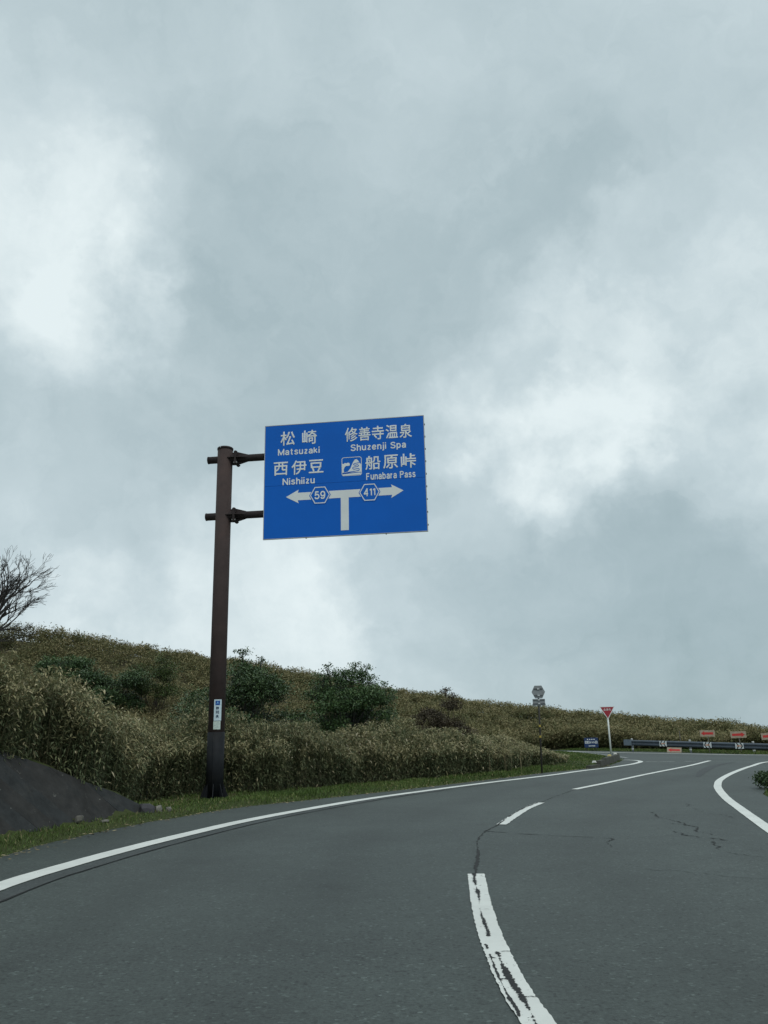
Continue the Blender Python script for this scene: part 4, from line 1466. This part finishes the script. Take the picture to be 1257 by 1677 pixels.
# front of the thicket: x, y, height of its top above datum
HEDGE = np.array([(-8.2, 7.0, 4.3), (-7.35, 10.2, 3.75), (-6.75, 12.5, 3.25), (-6.40, 13.73, 2.80), (-6.05, 14.39, 2.66), (-5.68, 15.06, 2.50), (-5.38, 15.80, 2.30),
                  (-5.30, 16.9, 2.10), (-5.25, 18.3, 1.96), (-4.95, 19.6, 1.93), (-4.2, 20.55, 1.95), (-2.81, 20.95, 1.86), (-1.6, 22.3, 1.60), (-0.66, 23.69, 1.40), (0.8, 25.1, 1.52),
                  (2.12, 26.4, 1.47), (3.4, 27.9, 1.36), (4.35, 29.85, 1.22), (5.8, 32.3, 0.95), (7.0, 33.9, 0.62), (7.75, 35.6, 0.30)])
hseg = np.concatenate([[0], np.cumsum(np.linalg.norm(np.diff(HEDGE[:, :2], axis=0), axis=1))])
HL = hseg[-1]
htan = np.gradient(HEDGE[:, :2], axis=0)
htan /= np.linalg.norm(htan, axis=1)[:, None]
hnrm = np.stack([-htan[:, 1], htan[:, 0]], 1)


def hedge_at(l, s):
    p = np.stack([np.interp(l, hseg, HEDGE[:, 0]), np.interp(l, hseg, HEDGE[:, 1])], 1)
    nn = np.stack([np.interp(l, hseg, hnrm[:, 0]), np.interp(l, hseg, hnrm[:, 1])], 1)
    nn /= np.linalg.norm(nn, axis=1)[:, None]
    return p + nn * s[:, None], nn, np.interp(l, hseg, HEDGE[:, 2])


def build_thicket():
    n_c = 5200
    l = rng.uniform(0, HL, n_c)
    s = np.where(rng.random(n_c) < 0.52, rng.uniform(0, 1.0, n_c), rng.uniform(0.8, 5.5, n_c))
    # ragged front edge
    s = s + 0.30 * vnoise(l, 0 * l, 1.3, 5) + 0.16 * vnoise(l, 3 + 0 * l, 0.5, 6)
    s = np.maximum(s, -0.12)
    p, nn, top = hedge_at(l, s)
    zg = ground(p[:, 0], p[:, 1])
    prof = 0.60 + 0.40 * sm(s / 0.8)
    prof = prof * (1 - 0.62 * sm((s - 1.5) / 1.6) * (l > 8))
    lump = 1 + 0.15 * vnoise(p[:, 0], p[:, 1], 1.5, 8) + 0.12 * vnoise(p[:, 0], p[:, 1], 0.6, 9)
    H = np.maximum(0.25, (top - zg) * prof * lump * rng.uniform(0.82, 1.08, n_c))
    B, D, Ln, Wd, Dr = [], [], [], [], []
    cv, cf = [], []
    lean = -nn * (rng.uniform(0.0, 0.32, n_c) * np.clip(1 - s / 1.2, 0, 1))[:, None] + rng.normal(0, 0.07, (n_c, 2))
    for front in (True, False):
        sel = np.where((s < 0.9) == front)[0]
        per = 84 if front else 46
        q = np.repeat(sel, per)
        t = rng.beta(1.3, 0.9, len(q)) if front else rng.beta(3.0, 0.8, len(q))
        t = np.clip(t, 0.05, 1.0)
        hh = H[q] * t
        base = np.empty((len(q), 3))
        base[:, :2] = p[q] + lean[q] * (H[q] * t * t)[:, None] + rng.normal(0, 0.05, (len(q), 2))
        base[:, 2] = zg[q] + hh
        dr = rand_dirs(len(q), rad(-55), rad(50))
        dr[:, :2] -= nn[q] * (0.15 if front else 0.05)
        B.append(base)
        D.append(dr)
        Ln.append(rng.uniform(0.07, 0.15, len(q)))
        Wd.append(rng.uniform(0.011, 0.018, len(q)))
        dry = -0.06 + 0.56 * t ** 2.4 + rng.normal(0, 0.18, len(q)) + 0.12 * np.repeat(rng.normal(0, 1, len(sel)), per)
        dry = np.where(rng.random(len(q)) < 0.03, rng.uniform(0.75, 1.0, len(q)), dry)
        Dr.append(np.clip(dry, 0, 1))
    me = leaves_mesh('bamboo_grass_thicket', np.concatenate(B), np.concatenate(D), np.concatenate(Ln), np.concatenate(Wd), np.concatenate(Dr))
    o = link('bamboo_grass_thicket', me, M['sasa'])
    tag(o, 'dense dwarf bamboo thicket along the road verge, straw-tipped above and green below', 'bamboo thicket', kind='stuff')
    # stems
    k = n_c
    r_ = 0.006
    pts0 = np.concatenate([p, (zg - 0.05)[:, None]], 1)
    pts1 = np.concatenate([p + lean * H[:, None], (zg + H * 0.97)[:, None]], 1)
    offs = np.array([[r_, 0, 0], [-r_ / 2, r_ * 0.87, 0], [-r_ / 2, -r_ * 0.87, 0]])
    v = np.concatenate([pts0[:, None] + offs[None], pts1[:, None] + offs[None] * 0.5], 1).reshape(-1, 3)
    i = np.arange(k)[:, None] * 6
    f = np.concatenate([i + np.array([[0, 1, 4, 3]]), i + np.array([[1, 2, 5, 4]]), i + np.array([[2, 0, 3, 5]])], 1).reshape(-1, 4)
    so_ = link('stems', mesh('stems', v, f), M['culm'], o)
    so_['kind'] = 'stuff'


build_thicket()


def build_hill_cover():
    # clumps over the slope, thicker where they show
    n_try = 60000
    x = rng.uniform(-62, 62, n_try)
    ty, ry = np.interp(x, TX, TY), np.interp(x, RX, RY)
    t = rng.uniform(0.0, 1.10, n_try)
    y = ty + t * (ry - ty)
    so = np.maximum((XL(y) - x), (x - XR(y)))
    area = np.abs(ry - ty)
    keep = (rng.random(n_try) < area / 45.0)
    keep &= ~((x > XL(y) - 0.8) & (x < XR(y) + 0.9) & (y < 61))
    keep &= (np.abs(x / np.maximum(y, 1)) < 0.80)
    # behind the rail keep clear of the beam
    rx = (x - GA[0]) * -GD[1] + (y - GA[1]) * GD[0]
    along = (x - GA[0]) * GD[0] + (y - GA[1]) * GD[1]
    keep &= ~((along > -1) & (rx < 1.6))
    keep &= (vnoise(x, y, 2.4, 61) + 0.6 * vnoise(x, y, 1.0, 62) > -0.62) | (t > 0.93)
    x, y, t = x[keep], y[keep], t[keep]
    # a dense, taller row right at the foot of the slope beyond the junction
    xe = rng.uniform(11, 34, 1500)
    ye = np.interp(xe, TX, TY) + rng.uniform(0.3, 3.0, 1500)
    rx = (xe - GA[0]) * -GD[1] + (ye - GA[1]) * GD[0]
    along = (xe - GA[0]) * GD[0] + (ye - GA[1]) * GD[1]
    kk = ~((along > -1) & (rx < 1.2)) & ~((xe < XR(ye) + 0.9) & (ye < 61))
    x, y = np.concatenate([x, xe[kk]]), np.concatenate([y, ye[kk]])
    n = len(x)
    z = ground(x, y)
    hgt = rng.uniform(0.65, 1.15, n) * (1 + 0.30 * vnoise(x, y, 4.0, 21) + 0.30 * vnoise(x, y, 1.6, 22))
    near = np.clip(y / 60.0, 0.5, 1.15)
    per = 34
    q = np.repeat(np.arange(n), per)
    tt_ = np.clip(rng.beta(2.2, 1.0, len(q)), 0.08, 1)
    base = np.stack([x[q] + rng.normal(0, 0.20, len(q)), y[q] + rng.normal(0, 0.20, len(q)), z[q] + hgt[q] * tt_], 1)
    d = rand_dirs(len(q), rad(-40), rad(65))
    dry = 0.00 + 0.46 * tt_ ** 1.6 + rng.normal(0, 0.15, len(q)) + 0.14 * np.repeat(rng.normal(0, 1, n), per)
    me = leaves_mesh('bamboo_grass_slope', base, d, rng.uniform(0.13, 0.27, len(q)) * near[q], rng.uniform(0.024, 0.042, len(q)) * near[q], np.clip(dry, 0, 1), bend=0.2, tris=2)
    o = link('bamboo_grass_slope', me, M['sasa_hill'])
    tag(o, 'low dwarf bamboo covering the whole hillside behind the road', 'bamboo cover', kind='stuff')


build_hill_cover()


def build_grass():
    xs, ys, hs = [], [], []
    # verge strip
    n = 60000
    y = rng.uniform(7, 31.5, n)
    s = rng.uniform(-0.04, 2.6, n)
    x = XL(y) - s / 0.78
    a, sw = wall_coord(x, y)
    ok = ~((sw > 0.02) & (a < 3.75))
    hb = np.interp(y, HEDGE[:, 1], HEDGE[:, 0])
    ok &= x > hb - 0.3
    edge = np.clip((s + 0.04) / 0.35, 0.25, 1)
    x, y, edge = x[ok], y[ok], edge[ok]
    xs.append(x)
    ys.append(y)
    hs.append(rng.uniform(0.05, 0.13, len(x)) * edge * (1 + 0.5 * vnoise(x, y, 0.6, 31)))
    # island
    n = 30000
    y = rng.uniform(31, 55, n)
    x = XL(y) - rng.uniform(0.0, 6.5, n)
    hb = np.interp(y, HEDGE[:, 1], HEDGE[:, 0])
    ok = (x > hb - 0.3) & ~((y > 35.8) & (x < 5.5))
    xs.append(x[ok])
    ys.append(y[ok])
    hs.append(rng.uniform(0.04, 0.12, ok.sum()) * (1 + 0.5 * vnoise(x[ok], y[ok], 0.8, 32)))
    # along the far road and rail, and the right verge
    n = 16000
    y = rng.uniform(45.9, 60, n)
    x = XR(y) + rng.uniform(-0.05, 2.8, n)
    xs.append(x)
    ys.append(y)
    hs.append(rng.uniform(0.06, 0.2, n))
    n = 9000
    y = rng.uniform(15, 27, n)
    x = XR(y) + rng.uniform(0.0, 3.0, n)
    xs.append(x)
    ys.append(y)
    hs.append(rng.uniform(0.05, 0.22, n))
    x, y, h = np.concatenate(xs), np.concatenate(ys), np.concatenate(hs)
    n = len(x)
    z = ground(x, y)
    far = np.clip(y / 18.0, 0.7, 2.4)
    base = np.stack([x, y, z - 0.01], 1)
    d = rand_dirs(n, rad(45), rad(88))
    dry = np.clip(0.42 + rng.normal(0, 0.2, n) + 0.2 * vnoise(x, y, 1.2, 33), 0, 0.9)
    dry = np.where(rng.random(n) < 0.05 + 0.06 * vnoise(x, y, 2.0, 35), 1.0, dry)
    me = leaves_mesh('verge_grass', base, d, h, 0.006 * far * rng.uniform(0.7, 1.3, n), dry, bend=0.25, tris=2)
    tag(link('verge_grass', me, M['grass']), 'short green grass along the road verge and on the island', 'grass', kind='stuff')


build_grass()


def build_litter():
    n = 900
    y = rng.uniform(8, 33, n)
    x = XL(y) + np.abs(rng.normal(0, 0.16, n)) - 0.06
    z = np.maximum(zr(x, y), ground(x, y)) + 0.012
    me = leaves_mesh('leaf_litter', np.stack([x, y, z], 1), rand_dirs(n, rad(-5), rad(12)), rng.uniform(0.03, 0.09, n), rng.uniform(0.006, 0.016, n), rng.random(n), bend=0.05, tris=2)
    tag(link('leaf_litter', me, M['straw']), 'dry leaf litter scattered along the left edge of the asphalt', 'leaf litter', kind='stuff')


build_litter()


def straw_patch(name, cx, cy, rx_, ry_, n, h0, h1, label):
    x = cx + rng.normal(0, 1, n) * rx_
    y = cy + rng.normal(0, 1, n) * ry_
    z = ground(x, y)
    base = np.stack([x, y, z - 0.02], 1)
    d = rand_dirs(n, rad(62), rad(89))
    L = rng.uniform(h0, h1, n)
    wd = rng.uniform(0.006, 0.012, n) * (cy / 26.0)
    me = leaves_mesh(name, base, d, L, wd, rng.random(n), bend=0.12, tris=2)
    tag(link(name, me, M['straw']), label, 'dry grass', kind='stuff')


# ------------------------------------------------------------------ trees and shrubs
def grow(mb_pts, start, direc, length, r0, depth, rnd, spread, up, tips, sides, split=(2, 3), decay=0.72, segs_n=4, bias=Vector((0, 0, 0)), rmin=0.006):
    p = Vector(start)
    d = Vector(direc).normalized()
    pts, rs = [p.copy()], [r0]
    n = segs_n
    r1 = max(rmin, r0 * 0.62)
    for k in range(n):
        d = (d + Vector((rnd.gauss(0, 1), rnd.gauss(0, 1), rnd.gauss(0, 0.8))) * 0.13 + Vector((0, 0, up)) + bias * 0.06).normalized()
        p = p + d * (length / n)
        pts.append(p.copy())
        rs.append(r0 + (r1 - r0) * (k + 1) / n)
    mb_pts.append((pts, rs, depth))
    tips.append((p.copy(), d.copy(), depth))
    if depth == 0:
        return
    for _ in range(rnd.randint(*split)):
        ax = Vector((rnd.gauss(0, 1), rnd.gauss(0, 1), rnd.gauss(0, 1)))
        ax = (ax - d * ax.dot(d)).normalized()
        nd = (d + ax * spread * rnd.uniform(0.55, 1.25)).normalized()
        k = rnd.randint(max(1, n - 2), n)
        grow(mb_pts, pts[k], nd, length * decay * rnd.uniform(0.75, 1.15), max(rmin, rs[k] * 0.74), depth - 1, rnd, spread, up, tips, sides, split, decay, segs_n, bias, rmin)


def limbs_to(mb, items, sides0=8):
    for pts, rs, dep in items:
        mb.tube(pts, rs, 7 if dep >= 4 else (5 if dep >= 2 else 3), False)


def bare_tree(x, y, label, k=1.0):
    r = random.Random(21)
    z = gz(x, y)
    t = empty('bare_tree', (x, y, z - 0.1))
    t.scale = (k, k, k)
    tag(t, label, 'tree')
    tr = MB()
    tr.tube([(0, 0, 0), (0.04, 0, 0.4), (0.05, 0.03, 0.8)], [0.16, 0.13, 0.12], 10)
    tr.build('trunk', M['bark'], t, True)
    items, tips = [], []
    starts = [((0.05, 0.03, 0.75), (0.42, 0.05, 0.95), 1.25, 0.085, 5), ((0.05, 0.03, 0.78), (0.05, -0.15, 1.0), 1.4, 0.09, 5), ((0.03, 0.02, 0.60), (0.85, 0.1, 0.50), 1.05, 0.065, 5),
              ((0.02, 0, 0.45), (0.95, -0.1, 0.22), 1.05, 0.055, 5), ((0.05, 0.03, 0.7), (-0.7, 0.2, 0.8), 1.2, 0.08, 5), ((0.05, 0.03, 0.8), (0.35, 0.5, 0.9), 1.2, 0.07, 5),
              ((0.05, 0.03, 0.5), (-0.8, -0.3, 0.5), 1.1, 0.06, 4), ((0.02, 0.0, 0.22), (0.9, -0.2, 0.02), 0.8, 0.035, 3), ((0.05, 0.03, 0.7), (0.65, -0.4, 0.75), 1.2, 0.07, 5)]
    for st_, d, ln, r0, dp in starts:
        grow(items, st_, d, ln, r0, dp, r, 0.55, 0.03, tips, 5, (2, 4), 0.72, 4, Vector((0.6, 0, 0.35)), 0.005)
    mb = MB()
    limbs_to(mb, items)
    mb.build('crown', M['bark'], t)


def shrub(name, x, y, h, w, leafm, label, seed, n_leaf=9000, lw=0.30, pads=14, stems=6, leaf=0.075, barkm='bark_b', low=0.15, flat_=0.45, sprigs=(), cat='shrub', pad_pos=None, stem_r=0.05, gap=0.0):
    r = random.Random(seed)
    g_ = np.random.default_rng(seed)
    z = gz(x, y)
    t = empty(name, (x, y, z - 0.05))
    tag(t, label, cat)
    P, SZ = [], []
    if pad_pos is None:
        for k in range(pads):
            for _ in range(60):
                a = r.uniform(0, 2 * math.pi)
                rr = math.sqrt(r.random())
                hh = low + (1 - low) * r.random()
                lim = math.sqrt(max(0.0, 1 - ((hh - 0.52) / 0.52) ** 2)) * 0.92 + 0.06
                if rr < lim:
                    break
            P.append(Vector((rr * math.cos(a) * w * 0.53, rr * math.sin(a) * w * 0.53, hh * h * 0.93)))
            SZ.append(r.uniform(0.10, 0.21) * (h + w) * 0.5)
    else:
        for a, b, c, q in pad_pos:
            P.append(Vector((a * w / 2, b * w / 2, c * h)))
            SZ.append(q)
    for a, b, c, q in sprigs:
        P.append(Vector((a * w / 2, b * w / 2, c * h)))
        SZ.append(q)
    tr = MB()
    hub = Vector((0, 0, h * 0.10))
    tr.tube([(0, 0, -0.1), hub], [stem_r * 1.5, stem_r * 1.2], 8)
    for k, p in enumerate(P):
        mid = hub.lerp(p, 0.5) + Vector((r.gauss(0, 0.06) * w, r.gauss(0, 0.06) * w, -0.04 * h))
        end = p
        pts = [hub, hub.lerp(mid, 0.5) + Vector((r.gauss(0, .02) * w, r.gauss(0, .02) * w, 0)), mid, mid.lerp(end, 0.6), end]
        q = stem_r * r.uniform(0.5, 0.9)
        tr.tube(pts, [q, q * 0.8, q * 0.6, q * 0.42, q * 0.2], 5, False)
        for _ in range(7):
            dv = Vector((r.gauss(0, 1), r.gauss(0, 1), r.gauss(0.25, 0.5))).normalized() * SZ[k] * r.uniform(0.6, 1.1)
            tr.tube([end.lerp(mid, 0.25), end + dv * 0.5, end + dv], [q * 0.25, q * 0.16, 0.006], 3, False)
    tr.build('trunk', M[barkm], t)
    # leaves on the outside of every pad, in sprays
    SZa = np.array(SZ)
    prob = SZa ** 2 / (SZa ** 2).sum()
    nspray = n_leaf // 9
    pk = g_.choice(len(P), nspray, p=prob)
    dd = g_.normal(0, 1, (nspray, 3))
    dd /= np.linalg.norm(dd, axis=1)[:, None]
    rad_ = np.clip(g_.normal(0.78, 0.30 if h > 1 else 0.15, nspray), 0.1, 1.6)
    Pa = np.array([tuple(p) for p in P])
    c = Pa[pk] + dd * (rad_ * SZa[pk])[:, None] * np.array([1.15, 1.15, 0.58])
    q = np.repeat(np.arange(nspray), 9)
    base = c[q] + g_.normal(0, leaf * 0.95, (len(q), 3)) * np.array([1, 1, 0.55])
    d = dd[q] * 0.7 + g_.normal(0, 0.6, (len(q), 3)) + np.array([0, 0, 0.12])
    keep = base[:, 2] > 0.03
    base, d, q = base[keep], d[keep], q[keep]
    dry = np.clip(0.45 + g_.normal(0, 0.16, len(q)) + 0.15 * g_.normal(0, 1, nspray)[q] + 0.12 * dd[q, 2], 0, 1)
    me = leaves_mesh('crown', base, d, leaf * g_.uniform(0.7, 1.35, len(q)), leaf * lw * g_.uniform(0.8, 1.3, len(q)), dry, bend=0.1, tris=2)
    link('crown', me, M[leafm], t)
    return t


bare_tree(-28.3, 56.5, 'leafless windswept tree with dark branches on the hillside', 1.9)
shrub('green_shrub', -6.3, 36.0, 4.45, 4.6, 'leaf_a', 'broad dark green shrub with two sprigs above the skyline, behind the sign post', 3, 46000, lw=0.32, pads=38, stems=7, leaf=0.095, barkm='bark', low=0.12,
      sprigs=[(-0.06, 0, 1.10, 0.26), (0.30, 0.1, 1.03, 0.20), (-0.02, 0, 0.97, 0.25)])
shrub('green_shrub', -1.75, 35.0, 4.0, 3.4, 'leaf_b', 'upright green shrub with feathery branch ends above the thicket', 8, 44000, lw=0.30, pads=34, stems=7, leaf=0.085, barkm='bark', low=0.08,
      sprigs=[(-0.60, 0, 0.90, 0.42), (-0.22, 0, 0.93, 0.40), (0.10, 0.1, 0.95, 0.36), (0.40, 0, 0.90, 0.38), (0.66, 0, 0.82, 0.34), (0.95, 0, 0.66, 0.34), (-0.85, 0, 0.72, 0.36),
              (-0.50, 0, 1.02, 0.18), (0.22, 0, 1.04, 0.16), (0.52, 0, 1.0, 0.15)])
shrub('brown_shrub', 3.5, 51.5, 3.4, 3.4, 'leaf_c', 'brown half-bare shrub on the slope right of the green shrubs', 12, 20000, pads=20, stems=7, leaf=0.10, barkm='bark_b', low=0.15, sprigs=[(0.05, 0, 1.12, 0.2), (0.3, 0, 1.02, 0.18)])
shrub('green_shrub', -19.7, 51.0, 2.4, 4.2, 'leaf_b', 'low green shrub on the slope nearest the leafless tree', 15, 16000, pads=20, stems=5, leaf=0.115, barkm='bark', low=0.10)
shrub('green_shrub', -15.9, 47.5, 3.1, 4.0, 'leaf_a', 'low dark green shrub beside the thin sapling', 18, 20000, pads=22, stems=5, leaf=0.115, barkm='bark', low=0.08)
shrub('sapling', -13.7, 48.0, 4.1, 2.4, 'leaf_d', 'thin pale green sapling with a bare lower stem on the slope', 22, 9000, lw=0.22, pads=12, stems=4, leaf=0.10, barkm='bark_b', low=0.48, cat='tree', stem_r=0.045)
shrub('verge_bush', 9.22, 19.6, 0.60, 1.6, 'leaf_a', 'small dark bush on the verge inside the right-hand curve', 31, 9000, pads=10, stems=5, leaf=0.06, barkm='bark_b', low=0.05, stem_r=0.02)

straw_patch('dry_grass', -20.0, 50.0, 2.0, 2.0, 900, 0.9, 1.7, 'tall dry grass on the slope below the leafless tree')
straw_patch('dry_grass', -14.2, 50.0, 1.2, 1.5, 700, 0.9, 1.7, 'tall dry grass on the slope above the low green shrubs')
straw_patch('dry_grass', -11.2, 43.0, 1.0, 1.2, 800, 0.8, 1.5, 'tall dry grass round the foot of the sapling')
straw_patch('dry_grass', 2.75, 28.5, 0.55, 0.4, 260, 0.9, 1.45, 'tall dry grass standing in the roadside thicket')
